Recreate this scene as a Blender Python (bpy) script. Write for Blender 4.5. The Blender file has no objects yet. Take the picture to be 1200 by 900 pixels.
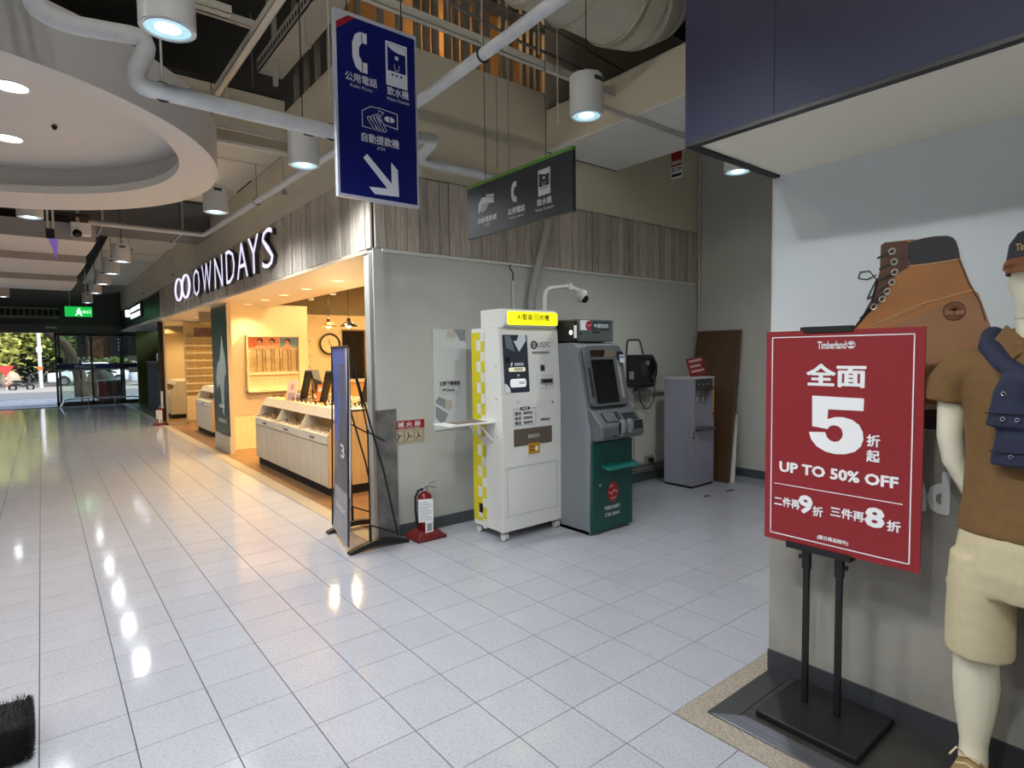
import bpy, bmesh, math, random
from mathutils import Vector, Matrix
R = random.Random(7)
S = bpy.context.scene
COL = S.collection
pi = math.pi

# ------------------------------------------------------------------ camera
cam = bpy.data.cameras.new('camera'); cam_o = bpy.data.objects.new('camera', cam); COL.objects.link(cam_o)
cam.sensor_fit = 'HORIZONTAL'; cam.sensor_width = 36.0; cam.lens = 686.53 / 1200 * 36.0
cam.clip_start = 0.05; cam.clip_end = 300
CAM = Vector((-1.1472, -2.0955, 1.5637))
yaw, pitch, roll = 0.676245, 0.053693, -0.012277
fw = Vector((math.sin(yaw)*math.cos(pitch), math.cos(yaw)*math.cos(pitch), -math.sin(pitch)))
rt = Vector((math.cos(yaw), -math.sin(yaw), 0)); up = rt.cross(fw)
r2 = rt*math.cos(roll) + up*math.sin(roll); u2 = -rt*math.sin(roll) + up*math.cos(roll)
cam_o.matrix_world = Matrix(((r2.x, u2.x, -fw.x, CAM.x), (r2.y, u2.y, -fw.y, CAM.y), (r2.z, u2.z, -fw.z, CAM.z), (0, 0, 0, 1)))
S.camera = cam_o

# ------------------------------------------------------------------ world, sun, exposure
S.view_settings.view_transform = 'Standard'; S.view_settings.look = 'None'
S.view_settings.gamma = 1.0; S.view_settings.use_curve_mapping = False
S.view_settings.exposure = 0.0
W = bpy.data.worlds.new('sky'); S.world = W; W.use_nodes = True
wn = W.node_tree.nodes; wl = W.node_tree.links
sky = wn.new('ShaderNodeTexSky'); sky.sky_type = 'NISHITA'; sky.sun_disc = False
sky.sun_elevation = math.radians(48); sky.sun_rotation = math.radians(150); sky.dust_density = 2.0
wl.new(sky.outputs[0], wn['Background'].inputs[0]); wn['Background'].inputs[1].default_value = 0.55
sl = bpy.data.lights.new('sun', 'SUN'); sl.energy = 3.6; sl.angle = 0.02; sl.color = (1, .95, .86)
so = bpy.data.objects.new('sun', sl); COL.objects.link(so); so.rotation_euler = (math.radians(48), 0, math.radians(115))

LAMP = dict(mall=130.0, store=30.0, shop=95.0)      # watts of the lamp families
COOL = (0.93, 0.97, 1.0); WARM = (1.0, 0.66, 0.30)

# ------------------------------------------------------------------ materials
def lin(c):
    return tuple(((v/255)/12.92 if v/255 <= .04045 else ((v/255+.055)/1.055)**2.4) for v in c)
MATS = {}
def M(name, rgb=(200,200,200), rough=.5, metal=0., emit=0., noise=None, stretch=(1,1,1), amount=.15, rand=0., bump=0., spec=.5, trans=0., fleck=None, alpha=1., coat=0., rough_noise=0., world=True):
    if name in MATS: return MATS[name]
    m = bpy.data.materials.new(name); m.use_nodes = True; MATS[name] = m
    nt = m.node_tree; n = nt.nodes; L = nt.links; b = n['Principled BSDF']
    c = lin(rgb); b.inputs['Base Color'].default_value = (*c, 1)
    b.inputs['Roughness'].default_value = rough; b.inputs['Metallic'].default_value = metal
    b.inputs['Specular IOR Level'].default_value = spec
    if trans: b.inputs['Transmission Weight'].default_value = trans; b.inputs['IOR'].default_value = 1.02
    if coat: b.inputs['Coat Weight'].default_value = coat; b.inputs['Coat Roughness'].default_value = .1
    if emit:
        b.inputs['Emission Color'].default_value = (*c, 1); b.inputs['Emission Strength'].default_value = emit
    if noise or rand or fleck or bump:
        col = None
        g = n.new('ShaderNodeNewGeometry') if world else n.new('ShaderNodeTexCoord')
        mp = n.new('ShaderNodeMapping'); mp.inputs['Scale'].default_value = stretch
        L.new(g.outputs['Position'] if world else g.outputs['Object'], mp.inputs[0])
        oi = n.new('ShaderNodeObjectInfo')
        if noise:
            t = n.new('ShaderNodeTexNoise'); t.inputs['Scale'].default_value = noise; t.inputs['Detail'].default_value = 6
            L.new(mp.outputs[0], t.inputs['Vector'])
            mr = n.new('ShaderNodeMapRange'); mr.inputs[1].default_value = .25; mr.inputs[2].default_value = .75
            mr.inputs[3].default_value = 1-amount; mr.inputs[4].default_value = 1+amount
            L.new(t.outputs[0], mr.inputs[0]); val = mr.outputs[0]
            if rough_noise:
                mr2 = n.new('ShaderNodeMapRange'); mr2.inputs[3].default_value = max(.02, rough-rough_noise); mr2.inputs[4].default_value = rough+rough_noise
                L.new(t.outputs[0], mr2.inputs[0]); L.new(mr2.outputs[0], b.inputs['Roughness'])
        else:
            v = n.new('ShaderNodeValue'); v.outputs[0].default_value = 1; val = v.outputs[0]
        if rand:
            r_ = n.new('ShaderNodeMapRange'); r_.inputs[3].default_value = 1-rand; r_.inputs[4].default_value = 1+rand
            L.new(oi.outputs['Random'], r_.inputs[0])
            mu = n.new('ShaderNodeMath'); mu.operation = 'MULTIPLY'; L.new(val, mu.inputs[0]); L.new(r_.outputs[0], mu.inputs[1]); val = mu.outputs[0]
        if fleck:
            sc, lo, dark = fleck
            t2 = n.new('ShaderNodeTexNoise'); t2.inputs['Scale'].default_value = sc; t2.inputs['Detail'].default_value = 2
            mp2 = n.new('ShaderNodeMapping'); mp2.inputs['Scale'].default_value = (1, 2.2, 1); mp2.inputs['Rotation'].default_value = (0,0,.7)
            L.new(g.outputs['Position'] if world else g.outputs['Object'], mp2.inputs[0]); L.new(mp2.outputs[0], t2.inputs['Vector'])
            m3 = n.new('ShaderNodeMapRange'); m3.inputs[1].default_value = lo; m3.inputs[2].default_value = lo+.08; m3.inputs[3].default_value = 1; m3.inputs[4].default_value = dark
            L.new(t2.outputs[0], m3.inputs[0])
            mu = n.new('ShaderNodeMath'); mu.operation = 'MULTIPLY'; L.new(val, mu.inputs[0]); L.new(m3.outputs[0], mu.inputs[1]); val = mu.outputs[0]
        vm = n.new('ShaderNodeVectorMath'); vm.operation = 'SCALE'; vm.inputs[0].default_value = c
        L.new(val, vm.inputs['Scale']); L.new(vm.outputs[0], b.inputs['Base Color'])
        if bump:
            bt = n.new('ShaderNodeTexNoise'); bt.inputs['Scale'].default_value = (noise or 8); bt.inputs['Detail'].default_value = 3
            L.new(mp.outputs[0], bt.inputs['Vector'])
            bp = n.new('ShaderNodeBump'); bp.inputs['Strength'].default_value = bump; bp.inputs['Distance'].default_value = .01
            L.new(bt.outputs[0], bp.inputs['Height']); L.new(bp.outputs[0], b.inputs['Normal'])
    return m
def GLASS(name='clear_glass', tint=(244,250,247), gloss=.06):
    if name in MATS: return MATS[name]
    m = bpy.data.materials.new(name); m.use_nodes = True; MATS[name] = m
    nt = m.node_tree; n = nt.nodes; n.remove(n['Principled BSDF'])
    a = n.new('ShaderNodeBsdfTransparent'); a.inputs[0].default_value = (*lin(tint), 1)
    g = n.new('ShaderNodeBsdfGlossy'); g.inputs['Roughness'].default_value = .03
    mx = n.new('ShaderNodeMixShader'); mx.inputs[0].default_value = gloss
    nt.links.new(a.outputs[0], mx.inputs[1]); nt.links.new(g.outputs[0], mx.inputs[2]); nt.links.new(mx.outputs[0], n['Material Output'].inputs[0])
    return m

# ------------------------------------------------------------------ mesh builder
class MB:
    def __init__(s): s.v = []; s.f = []
    def quadbox(s, P):
        i = len(s.v); s.v += [Vector(p) for p in P]
        s.f += [[i+a for a in q] for q in ((0,3,2,1),(4,5,6,7),(0,1,5,4),(1,2,6,5),(2,3,7,6),(3,0,4,7))]; return s
    def box(s, x0, x1, y0, y1, z0, z1):
        return s.quadbox([(x0,y0,z0),(x1,y0,z0),(x1,y1,z0),(x0,y1,z0),(x0,y0,z1),(x1,y0,z1),(x1,y1,z1),(x0,y1,z1)])
    def prism(s, pts, d):                      # polygon of 3D points swept along vector d
        n = len(pts); i = len(s.v); d = Vector(d)
        s.v += [Vector(p) for p in pts] + [Vector(p)+d for p in pts]
        s.f.append([i+k for k in range(n)][::-1]); s.f.append([i+n+k for k in range(n)])
        for k in range(n): s.f.append([i+k, i+(k+1) % n, i+n+(k+1) % n, i+n+k])
        return s
    def rings(s, rs, cap=True, close=False):
        n = len(rs[0]); i = len(s.v)
        for r in rs: s.v += [Vector(p) for p in r]
        for a in range(len(rs)-1 + (1 if close else 0)):
            b = (a+1) % len(rs)
            for k in range(n): s.f.append([i+a*n+k, i+a*n+(k+1) % n, i+b*n+(k+1) % n, i+b*n+k])
        if cap and not close:
            s.f.append([i+k for k in range(n)][::-1]); s.f.append([i+(len(rs)-1)*n+k for k in range(n)])
        return s
    def cyl(s, p0, p1, r, n=16, r1=None, cap=True):
        return s.tube([p0, p1], [r, r if r1 is None else r1], n, cap)
    def tube(s, pts, r, n=10, cap=True):
        P = [Vector(p) for p in pts]; rs = []
        if not isinstance(r, (list, tuple)): r = [r]*len(P)
        t0 = (P[1]-P[0]).normalized(); u = t0.orthogonal().normalized()
        for k, p in enumerate(P):
            if k == 0: t = t0
            elif k == len(P)-1: t = (P[k]-P[k-1]).normalized()
            else: t = ((P[k]-P[k-1]).normalized()+(P[k+1]-P[k]).normalized()).normalized()
            u = (u - t*u.dot(t)).normalized(); w = t.cross(u); rr = r[k]
            if 0 < k < len(P)-1:
                c = max(.5, t.dot((P[k]-P[k-1]).normalized())); 
            rs.append([p + (u*math.cos(2*pi*a/n) + w*math.sin(2*pi*a/n))*rr for a in range(n)])
        return s.rings(rs, cap)
    def lathe(s, prof, c=(0,0,0), n=20, cap=True, sx=1, sy=1):
        c = Vector(c)
        return s.rings([[c+Vector((r*math.cos(2*pi*a/n)*sx, r*math.sin(2*pi*a/n)*sy, z)) for a in range(n)] for r, z in prof], cap)
    def ell(s, c, rx, ry, rz, n=16, m=8):
        c = Vector(c)
        return s.rings([[c+Vector((rx*math.sin(t)*math.cos(2*pi*a/n), ry*math.sin(t)*math.sin(2*pi*a/n), -rz*math.cos(t))) for a in range(n)] for t in [max(.02, min(pi-.02, pi*k/m)) for k in range(m+1)]])
    def torus(s, c, R_, r, ax='y', n=20, m=6):
        c = Vector(c); rs = []
        e = {'x': (Vector((0,1,0)), Vector((0,0,1))), 'y': (Vector((1,0,0)), Vector((0,0,1))), 'z': (Vector((1,0,0)), Vector((0,1,0)))}[ax]
        nn = e[0].cross(e[1])
        for a in range(n):
            d = e[0]*math.cos(2*pi*a/n)+e[1]*math.sin(2*pi*a/n)
            rs.append([c+d*(R_+r*math.cos(2*pi*b/m))+nn*(r*math.sin(2*pi*b/m)) for b in range(m)])
        return s.rings(rs, close=True)
    def xf(s, m):
        s.v = [m @ v for v in s.v]; return s
    def move(s, d):
        d = Vector(d); s.v = [v+d for v in s.v]; return s
def wloc(o):
    p = Vector((0,0,0))
    while o is not None: p += o.location; o = o.parent
    return p
def link(name, me, mat, parent=None):
    o = bpy.data.objects.new(name, me); COL.objects.link(o)
    if mat is not None and not me.materials: me.materials.append(mat)
    if parent is not None: o.parent = parent
    return o
def build(mb, name, mat, parent=None, smooth=False, bevel=0, seg=2, tagd=None, remesh=0, sm_it=0, autos=40):
    bm = bmesh.new(); off = wloc(parent)
    vs = [bm.verts.new(v-off) for v in mb.v]; bm.verts.ensure_lookup_table()
    for f in mb.f:
        try: bm.faces.new([vs[i] for i in f])
        except ValueError: pass
    bmesh.ops.recalc_face_normals(bm, faces=bm.faces)
    if bevel:
        ed = [e for e in bm.edges if len(e.link_faces) == 2 and e.calc_face_angle(0) > math.radians(35)]
        bmesh.ops.bevel(bm, geom=ed, offset=bevel, segments=seg, affect='EDGES', profile=.5, clamp_overlap=True)
    me = bpy.data.meshes.new(name); bm.to_mesh(me); bm.free()
    o = link(name, me, mat, parent)
    if remesh:
        md = o.modifiers.new('r', 'REMESH'); md.mode = 'VOXEL'; md.voxel_size = remesh
        if sm_it:
            ms = o.modifiers.new('s', 'SMOOTH'); ms.iterations = sm_it; ms.factor = .5
        dg = bpy.context.evaluated_depsgraph_get(); dg.update()
        nm = bpy.data.meshes.new_from_object(o.evaluated_get(dg)); o.modifiers.clear(); o.data = nm; me = nm
        if not me.materials: me.materials.append(mat)
    if smooth:
        me.polygons.foreach_set('use_smooth', [True]*len(me.polygons))
        if not remesh: me.set_sharp_from_angle(angle=math.radians(autos))
    if tagd: tag(o, *tagd)
    return o
def tag(o, label, cat, group=None):
    o['label'] = label; o['category'] = cat
    if group: o['group'] = group
    return o
def thing(name, label, cat, loc, group=None):
    o = bpy.data.objects.new(name, None); COL.objects.link(o); o.location = loc; o.empty_display_size = .1
    return tag(o, label, cat, group)
def struct(o): o['kind'] = 'structure'; return o
def sempty(name, loc=(0,0,0)):
    o = bpy.data.objects.new(name, None); COL.objects.link(o); o.location = loc; o['kind'] = 'structure'; return o
def dup(root, loc, label=None, group=None):
    r = root.copy(); COL.objects.link(r); r.location = loc
    if label: r['label'] = label
    if group: r['group'] = group
    def rec(a, b):
        for ch in a.children:
            c = ch.copy(); COL.objects.link(c); c.parent = b; rec(ch, c)
    rec(root, r)
    return r
def box(name, mat, parent, *b, bevel=0): return build(MB().box(*b), name, mat, parent, bevel=bevel)

# flat marks: text and shapes on a face given by origin, right and up
def text(s, name, mat, parent, org, rgt, upv, size, width=None, bold=0., align='CENTER', ext=.0008, res=2, shear=0., space=1.):
    cu = bpy.data.curves.new('t', 'FONT'); cu.body = s; cu.size = 1; cu.align_x = align; cu.align_y = 'CENTER'
    cu.resolution_u = res; cu.offset = min(0, bold); cu.shear = shear; cu.space_character = space
    o = bpy.data.objects.new('t', cu); COL.objects.link(o)
    dg = bpy.context.evaluated_depsgraph_get(); dg.update()
    me = bpy.data.meshes.new_from_object(o.evaluated_get(dg))
    bpy.data.objects.remove(o); bpy.data.curves.remove(cu)
    xs = [v.co.x for v in me.vertices] or [0, 1]; ys = [v.co.y for v in me.vertices] or [0, 1]
    h = max(ys)-min(ys); k = size/h if h else 1; kx = k if width is None else width/max(1e-6, max(xs)-min(xs))
    cy = (max(ys)+min(ys))/2
    cx = {'CENTER': (max(xs)+min(xs))/2, 'LEFT': min(xs), 'RIGHT': max(xs)}[align]
    rgt = Vector(rgt).normalized(); upv = Vector(upv).normalized(); nn = rgt.cross(upv); org = Vector(org)
    mb = MB(); n = len(me.vertices)
    bm = bmesh.new(); bm.from_mesh(me)
    bmesh.ops.dissolve_limit(bm, angle_limit=.01, verts=bm.verts, edges=bm.edges); lay = {}
    if bold > 0:
        src = list(bm.verts)+list(bm.edges)+list(bm.faces)
        nq = 14 if bold > .04 else 6
        for q in range(nq):
            rr = bmesh.ops.duplicate(bm, geom=src); a_ = 2*pi*q/nq
            bmesh.ops.translate(bm, verts=[e for e in rr['geom'] if isinstance(e, bmesh.types.BMVert)], vec=(bold*math.cos(a_), bold*math.sin(a_), 0)); [lay.__setitem__(e, q+1) for e in rr['geom'] if isinstance(e, bmesh.types.BMVert)]
    for v in bm.verts: v.co = org + rgt*((v.co.x-cx)*kx) + upv*((v.co.y-cy)*k) + nn*(ext+lay.get(v, 0)*.00012) - wloc(parent)
    if ext > .004:
        r_ = bmesh.ops.extrude_face_region(bm, geom=list(bm.faces))
        bmesh.ops.translate(bm, verts=[e for e in r_['geom'] if isinstance(e, bmesh.types.BMVert)], vec=nn*-ext)
        bmesh.ops.recalc_face_normals(bm, faces=bm.faces)
    m2 = bpy.data.meshes.new(name); bm.to_mesh(m2); bm.free(); bpy.data.meshes.remove(me)
    return link(name, m2, mat, parent)
def decal(pts, name, mat, parent, org, rgt, upv, t=.0012):   # polygon in (right, up) metres, thin printed sheet
    rgt = Vector(rgt).normalized(); upv = Vector(upv).normalized(); nn = rgt.cross(upv); org = Vector(org)
    return build(MB().prism([org+rgt*a+upv*b for a, b in pts], nn*t), name, mat, parent)
def rect(a0, a1, b0, b1): return [(a0,b0),(a1,b0),(a1,b1),(a0,b1)]
def rrect(a0, a1, b0, b1, r, n=4):
    P = []
    for cx, cy, s in ((a1-r,b0+r,-90),(a1-r,b1-r,0),(a0+r,b1-r,90),(a0+r,b0+r,180)):
        for k in range(n+1):
            t = math.radians(s+90*k/n); P.append((cx+r*math.cos(t), cy+r*math.sin(t)))
    return P
def circ(cx, cy, r, n=20, ry=None): return [(cx+r*math.cos(2*pi*k/n), cy+(ry or r)*math.sin(2*pi*k/n)) for k in range(n)]
def light(name, kind, loc, energy, color, parent=None, size=.08, spot=100, blend=.6, rot=(0,0,0)):
    l = bpy.data.lights.new(name, kind); l.energy = energy; l.color = color
    if kind == 'SPOT': l.spot_size = math.radians(spot); l.spot_blend = blend; l.shadow_soft_size = size
    elif kind == 'AREA': l.size = size; l.shape = 'DISK'
    else: l.shadow_soft_size = size
    o = bpy.data.objects.new(name, l); COL.objects.link(o); o.rotation_euler = rot
    if parent is not None: o.parent = parent; o.location = Vector(loc)-wloc(parent)
    else: o.location = loc
    return o
X, Y, Z = Vector((1,0,0)), Vector((0,1,0)), Vector((0,0,1))

# shared materials
mPaint = M('wall_paint_cream', (196,190,172), .6, noise=3, amount=.05)
mWallGrey = M('wall_paint_pale', (200,198,190), .6, noise=2.2, amount=.06)
mBoard = M('beige_plasterboard', (214,205,182), .65, noise=2, amount=.04)
mWhite = M('white_paint', (222,221,216), .5, noise=3, amount=.03)
mPipe = M('white_pipe_wrap', (205,208,210), .55, noise=14, amount=.08, bump=.15)
mSteel = M('galvanised_steel', (170,170,165), .45, .4, noise=20, amount=.12)
mBlack = M('black_metal', (18,18,20), .45)
mBlackM = M('black_matte', (12,12,13), .7)
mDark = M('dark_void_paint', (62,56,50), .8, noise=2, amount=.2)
mGreyPl = M('grey_plastic', (120,124,128), .45)
mRubber = M('rubber', (25,25,26), .7)
mInkW = M('white_ink', (235,236,236), .5)
mInkK = M('black_ink', (28,28,30), .5)
mChrome = M('chrome', (200,200,205), .18, 1)
# ================================================================== THE SETTING
T = .305
mTile = M('vinyl_tile', (171,172,179), .085, noise=5, amount=.03, rand=.022, fleck=(70, .565, .77), spec=.5)
# gentle waviness of the polished floor
_n = mTile.node_tree; _b = _n.nodes['Principled BSDF']
_t = _n.nodes.new('ShaderNodeTexNoise'); _t.inputs['Scale'].default_value = 4; _g = _n.nodes.new('ShaderNodeNewGeometry')
_bp = _n.nodes.new('ShaderNodeBump'); _bp.inputs['Strength'].default_value = .07; _bp.inputs['Distance'].default_value = .01
_n.links.new(_g.outputs['Position'], _t.inputs['Vector']); _n.links.new(_t.outputs[0], _bp.inputs['Height']); _n.links.new(_bp.outputs[0], _b.inputs['Normal'])
mGrout = M('grout', (72,70,68), .7)
floor = sempty('floor')
fb = MB(); fb.box(-9, .915, -8, 21.5, -.2, -.0025); fb.box(.915, 5.58, -.61, 2.38, -.2, -.0025)
build(fb, 'floor_bed', mGrout, floor)
def tile_ok(i, j):
    x0, x1, y0, y1 = i*T, (i+1)*T, j*T, (j+1)*T
    if x0 < -9 or y0 < -8 or y1 > 21.6: return None
    if i >= 3:
        if j < -2 or y0 > 2.30 or x1 > 5.81: return None
        x1 = min(x1, 5.58)
        y1 = min(y1, 2.38)
    return x0, x1, y0, y1
def tile_mb(mb, x0, x1, y0, y1, z=0.):
    gx, gy = .0019, .0012; i = len(mb.v)
    for zz, e in ((-.004, 0), (z, .0006)):
        mb.v += [Vector(p) for p in ((x0+gx+e,y0+gy+e,zz),(x1-gx-e,y0+gy+e,zz),(x1-gx-e,y1-gy-e,zz),(x0+gx+e,y1-gy-e,zz))]
    mb.f += [[i+a for a in q] for q in ((4,5,6,7),(0,1,5,4),(1,2,6,5),(2,3,7,6),(3,0,4,7))]
cells = []
for i in range(-30, 19):
    for j in range(-27, 71):
        b = tile_ok(i, j)
        if not b: continue
        c = Vector(((b[0]+b[1])/2, (b[2]+b[3])/2, 0)); d = c-CAM; dz = d.dot(fw)
        u = 600+686.5*d.dot(r2)/dz if dz > .3 else -9e9; v = 450-686.5*d.dot(u2)/dz if dz > .3 else 9e9
        vis = -20 < u < 1220 and v < 915
        cells.append((0 if vis else 1, dz, i, j, b))
cells.sort(key=lambda c: c[:2])
tm = MB(); tile_mb(tm, 0, T, 0, T)
tme = bpy.data.meshes.new('floor_tile'); tme.from_pydata([tuple(v) for v in tm.v], [], tm.f); tme.materials.append(mTile)
rest = MB(); cnt = 0
for vis, dz, i, j, b in cells:
    full = abs(b[3]-b[2]-T) < 1e-6 and abs(b[1]-b[0]-T) < 1e-6
    if not vis and cnt < 300 and full:
        o = bpy.data.objects.new('floor_tile', tme); COL.objects.link(o); o.parent = floor; o.location = (b[0], b[2], R.uniform(-.0002, .0002)); cnt += 1
    else: tile_mb(rest, *b)
build(rest, 'floor_tiles_far', mTile, floor)['kind'] = 'stuff'

mGranite = M('granite_border', (150,140,125), .35, noise=90, amount=.45, rough_noise=.1)
# stone border in front of the eyewear shop and its wooden floor
struct(box('trim_1', M('beige_stone_strip', (176,164,142), .3, noise=60, amount=.2), None, .916, 1.06, 2.38, 21.5, -.02, .002))
mWoodFl = M('shop_wood_floor', (134,98,62), .35, noise=6, stretch=(14,1,1), amount=.35)
struct(box('floor_shop', mWoodFl, None, 1.06, 5.5, 2.46, 14.4, -.05, 0.0))
struct(box('floor_neighbour_shop', M('brown_floor', (92,80,70), .4), None, 1.06, 5.5, 14.4, 21.5, -.05, 0.0))
# ---- shoe store platform corner
struct(build(MB().prism([(.917,-4,-.01),(1.03,-4,-.01),(1.03,-.70,-.01),(5.58,-.70,-.01),(5.58,-.612,-.01),(.917,-.612,-.01)][::-1], (0,0,.012)), 'trim_2', mGranite))
struct(box('floor_store', M('dark_store_floor', (52,49,46), .3, noise=12, amount=.25), None, 1.03, 1.575, -4, -.70, -.02, .001))
struct(box('trim_3', M('dark_sill_slab', (48,48,50), .35, noise=20, amount=.2), None, 1.03, 1.575, -.80, -.70, -.02, .004))
struct(build(MB().prism([(1.03,-4,-.01),(1.125,-4,-.01),(1.125,-.82,-.01),(1.03,-.715,-.01)][::-1], (0,0,.018)), 'trim_4', M('brushed_sill_metal', (120,122,130), .3, .8, noise=30, stretch=(1,.05,1), amount=.2), bevel=.003))

# ---- walls of the alcove
wb = sempty('wall_back')
box('wall_face', M('alcove_wall_paint', (196,197,188), .55, noise=2.5, amount=.05), wb, 1.08, 5.6, 2.38, 2.46, 0, 2.43)
box('plank_backing', mDark, wb, 1.0, 5.6, 2.39, 2.46, 2.43, 3.08)
box('upper_board', mBoard, wb, 1.0, 2.93, 2.385, 2.44, 3.08, 4.16)
box('upper_wall', mBoard, wb, 2.93, 5.6, 2.38, 2.44, 3.08, 5.4)
box('board_joint', M('joint_dark', (120,112,95), .7), wb, 2.30, 2.306, 2.3835, 2.386, 3.3, 4.16)  # narrow darker strip over the board joint
box('lintel_ledge', mWhite, wb, 1.08, 5.58, 2.36, 2.39, 2.405, 2.43)
box('pipe_ledge', M('ledge_paint', (176,172,160), .6), wb, 4.25, 5.58, 2.33, 2.38, 1.06, 1.09)
box('recess_patch', M('patch_paint', (160,156,146), .6), wb, 4.28, 4.50, 2.374, 2.381, .86, 1.25)
mPlank = M('grey_weathered_plank', (186,176,162), .75, noise=5, stretch=(18,18,1.0), amount=.36, rand=.20, bump=.25)
def plank_row(par, along, a0, a1, fixed, sgn, z0, z1):
    a = a0
    me_cache = {}
    while a < a1-.02:
        w = min(R.choice((.085,.095,.105,.12)), a1-a)
        dp = R.choice((.013,.018,.024)); key = (round(w,4), dp)
        if key not in me_cache:
            mb = MB().box(0, w-.006, 0, -dp, 0, z1-z0) if along == 'x' else MB().box(0, -dp, 0, w-.006, 0, z1-z0)
            o = build(mb, 'plank', mPlank, None, bevel=.0015, seg=1); me_cache[key] = o.data; bpy.data.objects.remove(o)
        o = link('plank', me_cache[key], mPlank, par)
        o.location = ((a, fixed, z0) if along == 'x' else (fixed, a, z0))
        a += w
plank_row(wb, 'x', 1.02, 5.58, 2.39, -1, 2.435, 3.07)
wr = struct(box('wall_right', mWallGrey, None, 5.58, 5.7, -.69, 2.5, 0, 5.4))
mBase = M('baseboard_grey_green', (74,84,84), .45)
struct(box('baseboard_back', mBase, None, 1.18, 5.58, 2.365, 2.38, 0, .10))
struct(box('baseboard_right', mBase, None, 5.565, 5.58, -.69, 2.38, 0, .10))
mCond = M('wall_conduit', (200,196,186), .5)
struct(build(MB().tube([(5.555,2.35,0),(5.555,2.35,5.3)], .018, 8), 'trim_5', mCond, smooth=True))
# ---- eyewear shop front
wf = sempty('wall_facade')
box('header_core', mDark, wf, 1.0, 1.14, 2.46, 13.1, 2.43, 3.08)
box('upper_board', mBoard, wf, 1.005, 1.1, 2.44, 4.4, 3.08, 4.16)
box('upper_board_low', mBoard, wf, 1.005, 1.1, 4.4, 21.5, 3.08, 3.74)
box('header_soffit', M('warm_cream', (228,214,186), .55), wf, .985, 1.98, 2.46, 13.1, 2.40, 2.43)
plank_row(wf, 'y', 2.375, 13.1, 1.0, -1, 2.43, 3.07)
box('end_post', mWallGrey, wf, 1.0, 1.09, 2.37, 2.55, 0, 2.43)
box('reveal_strip', M('aluminium_strip', (170,172,170), .35, .6), wf, .992, 1.0, 2.385, 2.44, 0, 2.40)
struct(box('trim_6', M('scuffed_corner_guard', (126,124,120), .4, .5, noise=9, amount=.45), None, .985, 1.17, 2.355, 2.37, .0, 1.10))
mShopW = M('shop_cream_wall', (232,216,180), .55, noise=2, amount=.03)
mShopT = M('shop_taupe_panel', (196,180,152), .55)
ws = sempty('wall_shop')
box('display_wall', mShopW, ws, 1.225, 2.58, 8.36, 8.7, 0.56, 2.40)
box('display_wall_base', M('pale_ply', (226,205,160), .5, noise=4, stretch=(8,8,1), amount=.08), ws, 1.225, 2.6, 8.35, 8.7, 0, .56)
build(MB().prism([(1.52,8.35,.57),(2.58,8.35,.57),(2.58,8.35,1.0),(1.52,8.35,1.0)], (0,.012,0)), 'lower_panel', mShopT, ws)
box('side_panel', mShopT, ws, 1.225, 1.52, 8.345, 8.37, .57, 1.62)
build(MB().prism([(1.225,8.345,1.62),(1.52,8.345,1.62),(1.52,8.345,1.95)], (0,.025,0)), 'slanted_panel', mShopT, ws)
box('rear_wall', mShopW, ws, 3.19, 5.5, 10, 10.15, 0, 2.40)
box('rear_return', mShopW, ws, 3.0, 3.19, 9.9, 10.15, 0, 2.40)
box('rear_upper', M('shop_grey_upper', (150,140,116), .65), ws, 1.2, 5.5, 10.15, 10.25, 2.2, 3.4)
box('deep_wall', mShopW, ws, 1.2, 5.5, 14.3, 14.4, 0, 3.4)
box('side_wall', mShopW, ws, 5.4, 5.5, 2.46, 14.3, 0, 3.4)
box('partition', mShopW, ws, 2.58, 2.62, 8.7, 14.3, 0, 2.4)
box('mall_side_wall', mShopW, ws, 1.1, 5.5, 2.46, 2.52, 2.43, 3.4)
struct(box('ceiling_shop', M('shop_ceiling', (170,158,132), .7), None, 1.14, 5.5, 2.46, 14.4, 3.4, 3.46))
struct(box('ceiling_shop_front', M('warm_cream'), None, 1.98, 2.6, 8.4, 14.3, 2.40, 2.43))
# ---- neighbour shop at the far end
wn2 = sempty('wall_neighbour')
box('sign_fascia', M('dark_green_fascia', (22,40,34), .35), wn2, .985, 1.1, 13.1, 19.6, 2.47, 3.02)
box('header_end', M('charcoal'  , (38,38,38), .6), wn2, .985, 1.1, 19.6, 21.5, 2.47, 3.08)
box('soffit', mWhite, wn2, .985, 1.9, 13.1, 21.5, 2.42, 2.47)
box('pier', M('brown_pier', (70,48,38), .5), wn2, 1.5, 1.8, 14.6, 15.2, 0, 2.42)
box('rear', M('dim_brown', (60,50,44), .7), wn2, 2.6, 2.7, 14.4, 21.5, 0, 2.42)
box('rear_green', M('olive_partition', (96,108,48), .6), wn2, 1.35, 2.6, 20.9, 21.0, 0, 2.42)
# ---- mall shell
struct(box('wall_left', mPaint, None, -9.15, -9, -8, 21.5, 0, 5.4))
struct(box('wall_behind', mPaint, None, -9, 5.6, -8.15, -8, 0, 5.4))
struct(box('ceiling_bounce', mWhite, None, -9, -.0, -8, -1.2, 3.6, 3.65)); struct(box('ceiling_bounce_left', mWhite, None, -9, -4.6, -1.2, 21.4, 3.6, 3.65))  # unseen low white ceilings, put in to bounce light
struct(box('ceiling', mDark, None, -9.2, 5.7, -8.2, 22, 5.4, 5.5))
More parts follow.
